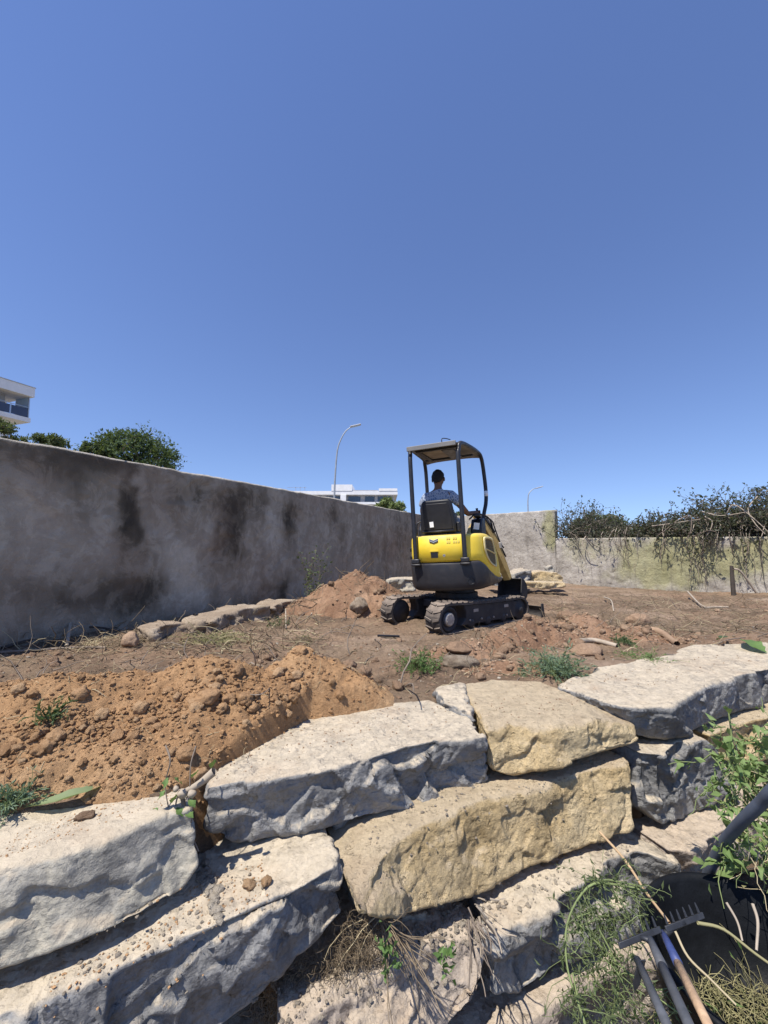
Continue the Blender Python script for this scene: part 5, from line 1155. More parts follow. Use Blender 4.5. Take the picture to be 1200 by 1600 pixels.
# ------------------------------------------------------------------ twiggy bushes and hanging vines over the low wall
def wall_pt(px, z, off=0.0, d0=B1, d=dB, n=nB):
    dr = ray(px, 848); t = (d0[:2]@n)/(dr[:2]@n); q = dr[:2]*t+n*off; return np.array([q[0], q[1], z])
def bush(px0, px1, topf, seed, label, nbr, nleaf, leafmat_, parent_name='dry_bush', deep=1.6, pale=0.1):
    r = np.random.default_rng(seed); c = wall_pt((px0+px1)/2, -1.6, -0.7); e = empty(parent_name, c, label, 'bush', 'twiggy bushes overhanging the far wall')
    px = r.uniform(px0, px1, nbr); tt = r.random(nbr); S = np.array([wall_pt(p, LZ-0.15+0.2*r.random(), -0.25-deep*t) for p, t in zip(px, tt)])
    top = np.array([topf(p) for p in px]); hmax = (848-top)/F_PX*S[:, 1]-LZ
    D = r.normal(size=(nbr, 3))*np.array([0.9, 0.9, 0.55]); D[:, 2] = np.abs(D[:, 2])+0.45
    Ls = (0.35+0.75*r.random(nbr))*np.clip(hmax, 0.2, 3)*1.25
    W = wander(S, D, Ls, 9, 0.32, seed, 0.05)
    zlim = LZ+hmax[:, None]; W[..., 2] = np.where(W[..., 2] > zlim, zlim-0.25*(W[..., 2]-zlim), W[..., 2])
    npale = int(nbr*pale)
    part('branches', tmesh(W[npale:], r.uniform(0.006, 0.016, nbr-npale), 3, 0.35), 'twig_dark', e, 'stuff')
    part('bare_branches', tmesh(W[:npale], r.uniform(0.007, 0.016, npale), 4, 0.4), 'twig', e, 'stuff')
    k_ = r.integers(0, nbr, nleaf); j = r.integers(2, 9, nleaf); pts = W[k_, j]+r.normal(size=(nleaf, 3))*0.035
    part('foliage', leaf_mesh('foliage', pts, 0.08, seed, aspect=0.5, up=0.5), leafmat_, e, 'stuff')
    return e
b1 = bush(868, 1000, lambda p: np.interp(p, [868, 885, 905, 930, 1000], [780, 783, 793, 806, 818]), 401, 'lowest dark twiggy bush right beside the tall bay of the far wall', 1200, 12000, 'leaf_bush')
b2 = bush(985, 1062, lambda p: np.interp(p, [985, 1010, 1040, 1062], [812, 795, 800, 790]), 402, 'feathery grey green bush in the gap between the low and the tall dark bush', 700, 7500, 'leaf_bush', deep=1.2)
b3 = bush(1050, 1320, lambda p: np.interp(p, [1050, 1080, 1110, 1140, 1200, 1320], [800, 782, 762, 756, 758, 750]), 403, 'tallest dark bush rising over the far wall at the right edge', 1800, 30000, 'leaf_bush', deep=1.8, pale=0.09)
# bare pale and dark vines hanging down the face of the wall, each a part of its bush
rv = np.random.default_rng(44)
def vine(px, top, length, side, rad, mat, parent, seed, out=0.06, curl=0.0):
    r = np.random.default_rng(seed); p0 = wall_pt(px, LZ+top, -0.12); p1 = wall_pt(px+side*0.1, LZ+0.05+0.1*r.random(), 0.03+out*0.5); pts = [p0, p1]; n = 5
    for i in range(1, n+1):
        t = i/n; q = wall_pt(px+side*(0.1+0.9*t)+r.normal()*3*(1-0.3*t), LZ-length*t, 0.03+out*(0.6+0.5*math.sin(3*t+seed))); pts.append(q)
    P = smooth_path(pts, 22); o = part('hanging_vine', tmesh(P[None], np.array([rad]), 5, 0.35, 'hanging_vine'), mat, parent); return o
for i, (px, ln, side, rad) in enumerate([(903, 0.9, 10, .007), (912, 0.35, 30, .014), (940, 0.5, 12, .008), (921, 1.15, 4, .006), (905, 1.1, -3, .005), (962, 0.6, 14, .009), (966, 0.9, 20, .007), (972, 0.75, -20, .008), (958, 0.5, -12, .01), (975, 1.2, 12, .006), (985, 0.9, -14, .007), (1000, 1.0, -8, .006),
    (978, 0.6, 6, .012), (955, 0.7, 26, .006), (968, 1.35, -10, .005)]): vine(px, 0.1+0.2*rv.random(), ln, side, rad, ('twig', 'twig_dark', 'twig_pale')[i % 3], b1, 500+i)
for i, (px, ln, side, rad) in enumerate([(1030, 0.45, -8, .016), (1040, 0.7, -6, .016), (1036, 0.35, 12, .013), (1046, 0.55, -14, .012), (1062, 0.5, 20, .012), (1078, 1.35, -2, .010), (1084, 1.1, 6, .009), (1090, 1.5, 12, .008), (1072, 0.9, -12, .008), (1095, 1.0, 5, .011), (1100, 1.45, 3, .008), (1107, 0.8, -16, .011),
    (1112, 0.7, -22, .012), (1120, 0.5, 6, .009), (1126, 0.6, -8, .010), (1140, 0.45, 10, .014), (1150, 0.55, -6, .013), (1158, 0.9, 10, .010), (1168, 1.3, -4, .009), (1176, 0.8, -20, .011), (1186, 1.2, 6, .012), (1160, 1.5, 26, .008), (1195, 0.9, -8, .012), (1080, 0.6, 20, .008), (1118, 1.25, -30, .008)]):
    vine(px, 0.1+0.25*rv.random(), ln, side, rad, ('twig_dark', 'twig', 'twig_pale', 'twig')[i % 4], b3, 540+i)
# arching bare pale branches in front of the bushes
for i, pts in enumerate([[(1078, 0.55, .0), (1060, 0.40, .1), (1045, 0.2, .15), (1032, 0.05, .15)], [(1190, 0.9, .1), (1175, 0.62, .2), (1185, 0.30, .3), (1200, 0.05, .3)], [(1140, 0.50, .2), (1155, 0.72, .3), (1180, 0.45, .3), (1205, 0.1, .3)],
    [(1075, 0.45, .1), (1086, 0.5, .2), (1083, 0.1, .2), (1072, -0.1, .2)], [(1105, 0.5, .1), (1118, 0.35, .2), (1112, 0.1, .2), (1098, -0.15, .15)], [(918, 0.05, .1), (915, -0.15, .2), (922, -0.4, .2), (934, -0.52, .15)], [(868, 0.2, .0), (880, 0.32, .1), (872, 0.42, .1)], [(1020, 0.3, .0), (1050, 0.34, .1), (1095, 0.42, .1), (1130, 0.36, .1)], [(1100, 0.62, .0), (1130, 0.5, .1), (1170, 0.55, .1)]]):
    P = smooth_path([wall_pt(a, LZ+b, c) for a, b, c in pts], 24); part('bare_branch', tmesh(P[None], np.array([0.016]), 6, 0.5, 'bare_branch'), 'twig_pale' if i % 3 else 'twig', b1 if pts[0][0] < 1000 else b3)

# ------------------------------------------------------------------ sticks, roots and tufts on the terrace
def gpt(px, py, up=0.0): p = on_ground(px, py); p[2] += up; return p
def stick(pix, rad, mat, label, name='stick', cat='stick', ups=None, taper=0.6, n=7, mid=14, group=None):
    ups = ups or [0.015]*len(pix); P = smooth_path([gpt(a, b, u) for (a, b), u in zip(pix, ups)], mid)
    o = obj(name, tmesh(P[None], np.array([rad]), n, taper, name), M[mat], None); return tag(o, label, cat, group)
stick([(0, 1022), (60, 1018), (120, 1014), (165, 1014)], 0.014, 'twig', 'long grey stick lying by the shaded wall at the left edge')
stick([(2, 1016), (60, 1004), (120, 990), (160, 988), (200, 992)], 0.016, 'twig_dark', 'curved dark branch above the long grey stick by the shaded wall', ups=[.02, .05, .07, .05, .02])
stick([(104, 1010), (110, 990)], 0.018, 'twig_pale', 'short pale stump of wood standing up among the sticks by the wall', ups=[0, .15], taper=0.9)
stick([(215, 975), (245, 962), (272, 945)], 0.009, 'twig_pale', 'thin forked pale twig rising in front of the shaded wall', ups=[.02, .16, .24])
stick([(213, 973), (228, 960), (243, 950)], 0.008, 'twig_pale', 'shorter straight pale twig beside the forked one near the wall', ups=[.02, .12, .18])
stick([(905, 1004), (930, 1006), (965, 1012)], 0.028, 'twig_pale', 'stout pale root stick lying between the weed tuft and the brown log', taper=0.8)
stick([(1008, 986), (1030, 990), (1058, 1008)], 0.045, 'clod_brown', 'thick soil covered log on the terrace right of the pale root', taper=0.7, name='log', cat='log')
stick([(1075, 935), (1092, 947), (1103, 951)], 0.018, 'twig_pale', 'thin pale stick lying near the base of the far wall', ups=[.14, .05, .02])
stick([(1100, 951), (1118, 950), (1138, 950)], 0.018, 'twig_pale', 'short straight pale stick ending at the other one near the far wall')
stick([(944, 938), (955, 945), (959, 955)], 0.014, 'twig_pale', 'small hooked pale twig on dark soil right of the excavator', ups=[.06, .08, .01])
stick([(1040, 1010+14), (1090, 1020), (1130, 1004), (1165, 998)], 0.008, 'twig', 'thin brown runner stem along the back edge of the right boulder')
stick([(590, 996), (624, 996)], 0.012, 'seat_black', 'short dark metal bar lying on the soil below the tracks', name='metal_bar', cat='bar', taper=1.0)
stick([(740, 975), (770, 970), (800, 962)], 0.02, 'twig_dark', 'dark bar of wood pressed under the near track', ups=[.02, .03, .04])
stick([(553, 885), (560, 893), (570, 905)], 0.022, 'twig_pale', 'pale broken root sticking from the top of the brown heap', ups=[.28, .2, .05])
stick([(572, 897), (584, 886)], 0.015, 'twig', 'small twig beside the pale broken root on the brown heap', ups=[.02, .20])
stick([(520, 955), (535, 930), (545, 915)], 0.014, 'twig_dark', 'dark branching root on the face of the brown heap', ups=[.03, .10, .10])
stick([(487, 945), (490, 922)], 0.012, 'twig_pale', 'pale upright twig at the left foot of the brown heap', ups=[0, .20])
stick([(446, 965), (447, 985)], 0.010, 'twig_pale', 'short pale twig on soil near the undercut stone', ups=[.12, .02])
stick([(385, 1096), (415, 1100), (440, 1105)], 0.003, 'twig', 'thin white rootlet on the clay heap below the big crest clod', ups=[.02, .05, .02])
stick([(60, 1095), (70, 1083), (80, 1075)], 0.006, 'twig_pale', 'thin curved twig on the left part of the clay heap', ups=[.01, .05, .02])
p0 = wall_pt(1152, 0, 0.45); pf = at_y(1147, 936, p0[1]); pt = at_y(1143, 884, p0[1]); 
tag(obj('timber_post', MB().tube([pf-np.array([0, 0, .2]), (pf+pt)/2, pt], [0.05, 0.045, 0.035], 7), M['twig_dark']), 'short dark broken wooden post standing before the far wall at right', 'post')
pc = [at_y(a, b, p0[1]-0.05) for a, b in ((1146, 889), (1156, 892), (1172, 912), (1188, 936))]
tag(obj('bent_pipe', tmesh(smooth_path(pc, 20)[None], np.array([0.022]), 8, 1.0), M['twig_pale']), 'thin bent pale stem arching from the broken post down to the soil', 'stem')
# loose twigs, straw and roots scattered everywhere on the terrace
def scatter_twigs(n, pick, l0, l1, rad, mat, seed, parent, name, lift=0.3, wob=0.25):
    r = np.random.default_rng(seed); P = pick(r, n); z = surf(P[:, 0], P[:, 1]); S = np.column_stack([P, z+rad]); a = r.uniform(0, 6.28, n)
    D = np.column_stack([np.cos(a), np.sin(a), np.abs(r.normal(size=n))*lift]); L = r.uniform(l0, l1, n)
    W = wander(S, D, L, 6, wob, seed, 0.06); zz = surf(W[..., 0].ravel(), W[..., 1].ravel()).reshape(W.shape[:2])+rad*0.7; W[..., 2] = np.maximum(W[..., 2], zz)
    o = part(name, tmesh(W, r.uniform(0.5, 1.3, n)*rad, 3, 0.5), mat, parent, 'stuff'); return o
scatter_twigs(900, pick_ter, 0.04, 0.22, 0.0028, 'straw_dark', 61, ground, 'dry_litter')
scatter_twigs(420, pick_ter, 0.05, 0.25, 0.003, 'straw', 62, ground, 'straw_litter')
scatter_twigs(160, pick_ter, 0.12, 0.45, 0.006, 'twig', 63, ground, 'root_litter', 0.5)
pick_right = batch(px_gen(860, 1200, lambda r, n: 925+r.random(n)*80, -1.15), lambda x, y: (y > np.interp(x, BEX, BEY)+0.05) & (y < 11))
scatter_twigs(1100, pick_right, 0.05, 0.3, 0.004, 'straw_dark', 64, ground, 'dry_litter', 0.25)
scatter_twigs(120, pick_right, 0.08, 0.4, 0.004, 'straw', 65, ground, 'straw_litter', 0.25)
pick_wf = batch(px_gen(0, 500, lambda r, n: 945+r.random(n)*75, -1.02), lambda x, y: (y > np.interp(x, BEX, BEY)+0.6) & (y < 10))
scatter_twigs(500, pick_wf, 0.06, 0.4, 0.005, 'straw_dark', 66, ground, 'dry_litter', 0.5)
scatter_twigs(220, pick_wf, 0.06, 0.4, 0.006, 'straw', 67, ground, 'straw_litter', 0.5)
scatter_twigs(120, pick_red, 0.06, 0.3, 0.004, 'straw_dark', 68, h_red, 'rootlets', 0.6)
scatter_twigs(120, pick_mid, 0.08, 0.4, 0.006, 'straw_dark', 69, h_mid, 'rootlets', 0.6)
scatter_twigs(130, pick_orange, 0.02, 0.10, 0.0016, 'straw', 70, h_orange, 'rootlets', 0.3)
def tuft(px, py, wpx, hpx, n, mat, seed, label, leaf=0.03, droop=0.12, stems='stem_green', leaves=True, name='weed', cat='weed', spread=0.7, rad=0.0018):
    c = gpt(px, py); sc = c[1]/F_PX; r = np.random.default_rng(seed); e = empty(name, c, label, cat)
    S = c+np.column_stack([r.normal(size=n)*wpx*0.16*sc, r.normal(size=n)*wpx*0.16*sc, np.zeros(n)]); a = r.uniform(0, 6.28, n)
    D = np.column_stack([np.cos(a)*spread, np.sin(a)*spread, r.uniform(0.3, 1.2, n)]); W = wander(S, D, r.uniform(0.6, 1.15, n)*max(hpx, wpx*0.5)*sc, 7, 0.15, seed, droop)
    part('stems', tmesh(W, np.full(n, rad), 3, 0.5), stems, e, 'stuff')
    if leaves:
        k_ = np.repeat(np.arange(n), 9); j = r.integers(1, 6, len(k_)); f = r.random(len(k_))[:, None]; pts = W[k_, j]*(1-f)+W[k_, j+1]*f; d = W[k_, j+1]-W[k_, j]; d /= np.linalg.norm(d, axis=1)[:, None]
        part('leaves', leaf_mesh('leaves', pts, leaf, seed, aspect=0.28, dirs=d+0.6*r.normal(size=d.shape)), mat, e, 'stuff')
    return e
tuft(868, 1052, 62, 50, 120, 'leaf_weed', 701, 'bushy blue green weed tuft growing behind the yellow boulder', leaf=0.035)
tuft(815, 1052, 26, 14, 24, 'leaf_weed', 702, 'tiny weed left of the bushy green tuft', leaf=0.022)
tuft(655, 1046, 66, 20, 110, 'leaf_fresh', 703, 'low green grass clump left of the pale oblong rock', leaf=0.03, stems='straw_dark')
tuft(18, 1238, 56, 40, 80, 'leaf_weed', 704, 'dark blue green weed clump at the left edge beside the clay heap', leaf=0.022)
tuft(975, 1004, 26, 16, 30, 'leaf_dark', 705, 'small dark green weed between the pale root and the brown log', leaf=0.03)
tuft(1005, 1030, 70, 14, 60, 'leaf_fresh', 706, 'flat sparse green weeds along the back of the right boulder', leaf=0.022, spread=1.6)
tuft(73, 1132, 30, 34, 22, 'leaf_dark', 707, 'small dark leafy sprig lying on the left part of the clay heap', leaf=0.025, spread=0.5)
tuft(430, 978, 26, 18, 18, 'leaf_dark', 708, 'small green weed by the foot of the shaded wall', leaf=0.03)
tuft(75, 998, 26, 24, 26, 'leaf_light', 709, 'yellow green weed sprig at the foot of the shaded wall left', leaf=0.035)
tuft(330, 1002, 74, 44, 260, 'hay_green', 710, 'heap of cut dry grass lying before the beige stone at the wall foot', leaf=0.03, stems='hay_green', spread=1.4, name='grass_heap', cat='dry grass', rad=0.003, droop=0.25)
tuft(212, 1002, 52, 30, 160, 'straw_dark', 711, 'tangled brown root mass by the foot of the shaded wall', leaves=False, stems='straw_dark', spread=1.2, name='root_mass', cat='roots', rad=0.004, droop=0.3)
tuft(150, 1003, 60, 16, 90, 'straw_dark', 712, 'flat mat of old stalks by the wall between the sticks and the root mass', leaves=False, stems='straw', spread=1.6, name='dry_stalks', cat='dry stalks', rad=0.003, droop=0.2)
tuft(480, 1000, 60, 26, 90, 'hay_green', 713, 'loose dry grass at the foot of the brown heap', leaf=0.02, stems='straw_dark', spread=1.3, name='grass_heap', cat='dry grass', rad=0.003, droop=0.25)
tuft(735, 885, 10, 8, 4, 'straw', 714, 'wisp of straw behind the tracks', leaves=False, stems='straw')
def creeper(px, py0, py1, seed, label, n=16):
    c = gpt(px, py0); e = empty('creeper', c, label, 'creeper'); r = np.random.default_rng(seed); h = (py0-py1)/F_PX*c[1]
    W = wander(c+r.normal(size=(n, 3))*np.array([.05, .05, 0]), np.array([[0.1, 0.0, 1.0]])+0.12*r.normal(size=(n, 3)), h*r.uniform(0.5, 1.0, n), 9, 0.09, seed)
    part('stems', tmesh(W, np.full(n, 0.003), 3, 0.5), 'twig', e); k_ = r.integers(0, n, 260); j = r.integers(1, 9, 260)
    part('leaves', leaf_mesh('leaves', W[k_, j]+0.03*r.normal(size=(260, 3)), 0.05, seed, aspect=0.6), 'leaf_olive', e, 'stuff')
creeper(486, 935, 850, 721, 'taller climbing weed growing up the shaded wall left of the brown heap')
creeper(508, 920, 868, 722, 'shorter climbing weed at the shaded wall behind the brown heap')
stick([(135, 985), (137, 960), (136, 945)], 0.004, 'twig_dark', 'thin dark stem climbing the foot of the shaded wall', ups=[0, .15, .32])

# ------------------------------------------------------------------ plants among the boulders
def px3(px, py, y): return at_y(px, py, y)
# ivy hanging in the joint between the two left boulders of the top course
iv = empty('ivy', at_z(285, 1235, -0.98), 'knotty ivy root with a few fresh leaves hanging between the two left top boulders', 'ivy')
def blade(pts, widths, thick_col, name, parent, mat, fold=0.3, seed=0):
    """a broad leaf: ribbon along pts with widths, folded on its midrib and wrinkled"""
    P = smooth_path(pts, 14); W = np.interp(np.linspace(0, 1, 14), np.linspace(0, 1, len(widths)), widths); V = []
    for i in range(14):
        t = P[min(i+1, 13)]-P[max(i-1, 0)]; t /= np.linalg.norm(t); s_ = np.cross(t, [0, 0, 1.0]); s_ /= np.linalg.norm(s_)+1e-9; u = np.cross(s_, t)
        for k_ in (-1, -0.5, 0, 0.5, 1): V.append(P[i]+s_*W[i]*k_+u*(abs(k_)*W[i]*fold+0.12*W[i]*math.sin(i*1.7+k_*3+seed)))
    F = [(i*5+k_, i*5+k_+1, i*5+k_+6, i*5+k_+5) for i in range(13) for k_ in range(4)]
    return obj(name, MB().add(V, F), M[mat], parent, smooth=True)
ky = at_z(285, 1235, -0.98)[1]
for i, pts in enumerate([[(335, 1205), (315, 1222), (298, 1232), (283, 1238)], [(283, 1236), (288, 1262), (292, 1290), (296, 1330)], [(283, 1238), (276, 1250), (270, 1290)], [(298, 1232), (300, 1262), (298, 1300), (310, 1330)]]):
    P = smooth_path([px3(a, b, ky-0.05-0.02*(b-1200)/100) for a, b in pts], 16); obj('root', tmesh(P[None], np.array([[0.016, 0.009, 0.004, 0.006][i]]), 8, 0.5), M['twig_pale' if i == 0 else 'twig'], iv)
for i, (px, py, s) in enumerate([(285, 1240, 0.020), (300, 1240, 0.017), (275, 1232, 0.014)]): 
    me = blob(750+i, 2, 0.15, 1.2, 0.9); me.materials.append(M['twig_pale']); place('root_knot', me, px3(px, py, ky-0.07), (0, 0, i), s, iv)
ri = np.random.default_rng(9)
for i, (px, py, dx, dy) in enumerate([(258, 1235, -12, 16), (262, 1215, -8, 22), (268, 1255, 8, -14), (276, 1262, 10, 14), (252, 1290, -12, 18), (262, 1282, -22, 14), (290, 1270, 12, 8), (295, 1250, 10, 12), (300, 1215, 10, -12), (284, 1225, -12, -10), (330, 1200, 6, -14), (246, 1262, -10, 14)]):
    y = ky-0.08; blade([px3(px, py, y), px3(px+dx*0.5, py+dy*0.5, y-0.012), px3(px+dx, py+dy, y-0.015)], [0.003, 0.017, 0.001], 0, 'leaf', iv, 'leaf_fresh', seed=i)
P = np.array([smooth_path([px3(259, 1165, ky-0.02), px3(266, 1190, ky-0.06), px3(258, 1230, ky-0.05), px3(270, 1290, ky-0.09)], 14), smooth_path([px3(306, 1166, ky-0.0), px3(298, 1195, ky-0.05), px3(296, 1235, ky-0.06), px3(290, 1250, ky-0.06)], 14)])
part('stem', tmesh(P, np.array([0.0035, 0.003]), 5, 0.6), 'twig', iv)
# long wilted leaf on the far left boulder
wl = tag(blade([at_z(35, 1262, -0.985), at_z(80, 1254, -0.965), at_z(125, 1240, -0.955), at_z(160, 1228, -0.965), at_z(180, 1222, -0.975)], [0.003, 0.028, 0.026, 0.018, 0.003], 0, 'wilted_leaf', None, 'leaf_pale', fold=0.5, seed=2), 'long folded wilted green leaf lying on the far left boulder under the clay heap', 'leaf')
blade([at_z(160, 1228, -0.96), at_z(185, 1216, -0.955), at_z(205, 1218, -0.965), at_z(232, 1220, -0.975)], [0.003, 0.012, 0.010, 0.002], 0, 'leaf_lobe', wl, 'leaf_fresh', seed=5)
tag(blade([at_z(1160, 1000, -0.95), at_z(1172, 1004, -0.90), at_z(1186, 1014, -0.93), at_z(1198, 1020, -0.95)], [0.01, 0.07, 0.06, 0.005], 0, 'broad_leaf', None, 'leaf_fresh', seed=8), 'broad fresh green leaf on the back of the right boulder', 'leaf')
tag(blade([at_z(1120, 1000, -0.95), at_z(1128, 996, -0.92), at_z(1138, 994, -0.95)], [0.005, 0.04, 0.003], 0, 'broad_leaf', None, 'leaf_dark', seed=8), 'small dark leaf left of the broad fresh one on the right boulder', 'leaf')
def rootfan(c0, c1, n, rad, mat, name, label, cat, seed, spread=0.03, parent=None, k=10, droop=0.03, lens=1.0):
    r = np.random.default_rng(seed); d = c1-c0; L = np.linalg.norm(d); W = wander(c0+r.normal(size=(n, 3))*spread*0.4, d/L+r.normal(size=(n, 3))*spread*4.5, L*lens*r.uniform(0.35, 1.1, n), k, 0.14, seed, droop)
    o = part(name, tmesh(W, r.uniform(0.6, 1.4, n)*rad, 4, 0.4), mat, parent); 
    if label: tag(o, label, cat)
    return o
rootfan(px3(600, 1438, 1.68), px3(700, 1590, 1.42), 34, 0.0022, 'straw_dark', 'root_bundle', 'bundle of long brown roots trailing down over the pinkish bottom boulder', 'roots', 801, 0.016)
rootfan(px3(735, 1435, 1.78), px3(795, 1560, 1.58), 16, 0.004, 'twig', 'root_bundle', 'fan of stout broken twigs hanging beside the dark grey third course boulder', 'roots', 802, 0.06, lens=0.8)
rootfan(px3(760, 1425, 1.80), px3(800, 1470, 1.74), 12, 0.005, 'twig_pale', 'twig_cluster', 'cluster of short pale twigs above the stout broken fan of twigs', 'twigs', 803, 0.10)
# dry grass filling the hollow below the lower left boulder
r = np.random.default_rng(81); n = 1500; t = r.random(n); S = np.array([px3(400+a*170+b, 1580-a*150+c, 1.62+0.1*a) for a, b, c in zip(t, r.uniform(-20, 60, n), r.uniform(-10, 60, n))]); D = r.normal(size=(n, 3)); D[:, 1] -= 0.4; D[:, 2] += 0.3
o = part('dead_grass', tmesh(wander(S, D, r.uniform(0.02, 0.11, n), 7, 0.45, 82, 0.1), np.full(n, 0.0010), 3, 0.6), 'straw_dark', None, 'stuff', 'mat of dead grass and rootlets in the hollow under the lower left boulder'); o['category'] = 'dead grass'
rootfan(px3(590, 1430, 1.75), px3(400, 1570, 1.62), 6, 0.0018, 'straw', 'root_strand', 'few thin pale rootlets curling over the dead grass mat', 'roots', 83, 0.10)
bl_ = []
for i, (px, py) in enumerate([(600, 1470), (606, 1480), (615, 1490), (598, 1482), (610, 1500), (690, 1495), (697, 1512), (700, 1490), (606, 1525)]):
    bl_.append(px3(px, py, 1.52))
part('green_sprig', leaf_mesh('green_sprig', np.repeat(np.array(bl_), 9, 0)+0.012*r.normal(size=(81, 3)), 0.028, 84, aspect=0.5), 'leaf_fresh', None, 'stuff'); tag(bpy.data.objects['green_sprig'], 'small fresh green sprig sprouting below the little triangular stone', 'sprig')
# cracks of stone: flakes
me = blob(860, 3, 0.1, 1.2, 0.25); me.materials.append(M['rock_warm']); tag(place('stone_flake', me, px3(462, 1578, 1.60), (0.9, 0.2, 0.3), (0.036, 0.05, 0.03)), 'small pale flat flake of stone in the hollow at the bottom edge', 'stone')

# ------------------------------------------------------------------ bindweed heap, tub, rakes, pipe
M['tub'] = simple('black rubber tub', (0.008, 0.009, 0.011), 0.55, var=0.35, scale=9, bump=0.004, bscale=25, spec=0.15)
M['pipe_blue'] = simple('dusty grey blue plastic pipe', (0.075, 0.092, 0.125), 0.55, var=0.25, scale=8)
M['handle_grey'] = simple('dark grey handle sleeve', (0.085, 0.09, 0.10), 0.55, var=0.3, scale=20)
M['handle_blue'] = simple('worn blue painted ferrule', (0.045, 0.065, 0.18), 0.45, var=0.3, scale=25)
M['handle_wood'] = simple('worn wooden handle', (0.46, 0.31, 0.19), 0.6, var=0.2, scale=30, bump=0.002, bscale=90)
M['tool_metal'] = simple('dark blue grey steel', (0.035, 0.038, 0.045), 0.5, 0.3, var=0.3, scale=30)
TC = np.array([at_y(1158, 848, 1.56)[0], 1.56, -1.84]); TR = 0.31; TH = 0.33
tb = empty('tub', TC, 'black rubber garden tub with rope handles full of dry cuttings at the lower right', 'tub')
SC = 1.22
pr = [(0.20, 0.0), (0.235, 0.015), (0.27, 0.15), (0.30, 0.30), (0.312, 0.318), (0.318, 0.325), (0.314, 0.335), (0.300, 0.335), (0.292, 0.32), (0.262, 0.15), (0.225, 0.03), (0.02, 0.02)]
pr = [(a*SC, b*1.12) for a, b in pr]; TH *= 1.12
obj('body', MB().lathe(pr, TC, n=64), M['tub'], tb, smooth=True)
for s_ in (-1,):
    a0 = R(100 if s_ > 0 else 280); c = np.array([math.cos(a0), math.sin(a0), 0]); tt_ = np.array([-c[1], c[0], 0])
    P = smooth_path([TC+c*0.305*SC+tt_*-0.09+np.array([0, 0, TH-0.01]), TC+c*0.33*SC+tt_*-0.06+np.array([0, 0, TH+0.035]), TC+c*0.34*SC+np.array([0, 0, TH+0.05]), TC+c*0.33*SC+tt_*0.06+np.array([0, 0, TH+0.035]), TC+c*0.305*SC+tt_*0.09+np.array([0, 0, TH-0.01])], 14)
    if s_ < 0: P[:, 2] -= 0.0
    obj('handle', MB().tube(P, 0.011, 8), M['tub'], tb, smooth=True)
r = np.random.default_rng(90); n = 900; a = r.uniform(0, 6.28, n); q = np.sqrt(r.random(n))*0.25
S = TC+np.column_stack([np.cos(a)*q, np.sin(a)*q, 0.05+0.20*r.random(n)*np.clip(0.2+1.2*(np.cos(a-R(-60))*q/0.25), 0, 1)]); D = r.normal(size=(n, 3)); D[:, 2] = np.abs(D[:, 2])*0.6
o = part('cut_grass', tmesh(wander(S, D, r.uniform(0.06, 0.2, n), 6, 0.3, 91, 0.15), np.full(n, 0.0018), 3, 0.6), 'hay_green', None, 'stuff', 'dry yellow cut grass heaped inside the black tub'); o['category'] = 'cut grass'
# rakes leaning into the tub
def rake(head_a, head_b, yh, handle, yb, mats, label, tines=7, name='rake', rad=0.014, ferrule=0.28):
    A = px3(*head_a, yh); B = px3(*head_b, yh+0.03); H0 = (A+B)/2; e = empty(name, H0, label, name)
    d = (B-A)/np.linalg.norm(B-A); Hp = px3(*handle[0], yh+0.005); H1 = px3(*handle[1], yb); hd = (H1-Hp)/np.linalg.norm(H1-Hp)
    tn = np.cross(d, hd); tn /= np.linalg.norm(tn); tn = tn if tn[2] > 0 else -tn; tdir = (tn*0.9-hd*0.35); tdir /= np.linalg.norm(tdir)
    rot = Matrix((d, np.cross(tdir, d)/np.linalg.norm(np.cross(tdir, d)), tdir)).transposed()
    obj('head_bar', MB().box(H0, (np.linalg.norm(B-A), 0.008, 0.016), rot), M['tool_metal'], e, bevel=0.002)
    for i in range(tines):
        p = A+d*np.linalg.norm(B-A)*(i+0.5)/tines; obj('tine', MB().tube([p+tdir*0.009, p+tdir*0.022, p+tdir*0.032-hd*0.004], [0.0045, 0.0035, 0.0018], 6), M['tool_metal'], e)
    obj('socket', MB().tube([H0, (H0+Hp)/2, Hp+hd*0.01], [0.007, 0.008, rad*0.8], 10), M['tool_metal'], e, smooth=True)
    F1 = Hp+(H1-Hp)*ferrule
    obj('ferrule', MB().tube([Hp, F1], [rad*0.8, rad*1.08], 14), M[mats[0]], e, smooth=True); obj('handle', MB().tube([F1-hd*0.004, H1], [rad*0.95, rad], 14), M[mats[1]], e, smooth=True); return e
rake((1040, 1452), (1099, 1430), 1.45, ((1036, 1458), (1130, 1650)), 1.05, ('handle_blue', 'handle_wood'), 'garden rake with blue ferrule and bare wooden handle leaning over the tub rim', tines=6, rad=0.0125, ferrule=0.32)
rake((967, 1478), (1032, 1452), 1.42, ((1016, 1468), (1105, 1665)), 1.02, ('handle_grey', 'handle_grey'), 'garden rake with dark grey sleeved handle leaning left of the wooden one', tines=6, rad=0.0135)
hp1 = px3(996, 1500, 1.38); hp2 = px3(1060, 1640, 1.05)
he = empty('hand_fork', hp1, 'grey handled garden tool leftmost of the three beside the tub', 'garden tool'); obj('handle', MB().tube([hp1, hp2], [0.011, 0.0125], 12), M['handle_grey'], he, smooth=True)
obj('blade', MB().prism([(-0.03, 0.0), (0.03, 0.0), (0.026, -0.07), (0.0, -0.09), (-0.026, -0.07)], lambda u, v, t: tuple(np.array(px3(1003, 1500, 1.36))+np.array([0.4*u+0.3*v, t, v])), -0.002, 0.002), M['tool_metal'], he, bevel=0.001)
P = smooth_path([px3(937, 1300, 2.02), px3(975, 1342, 1.85), px3(1010, 1395, 1.65), px3(1046, 1442, 1.48)], 20)
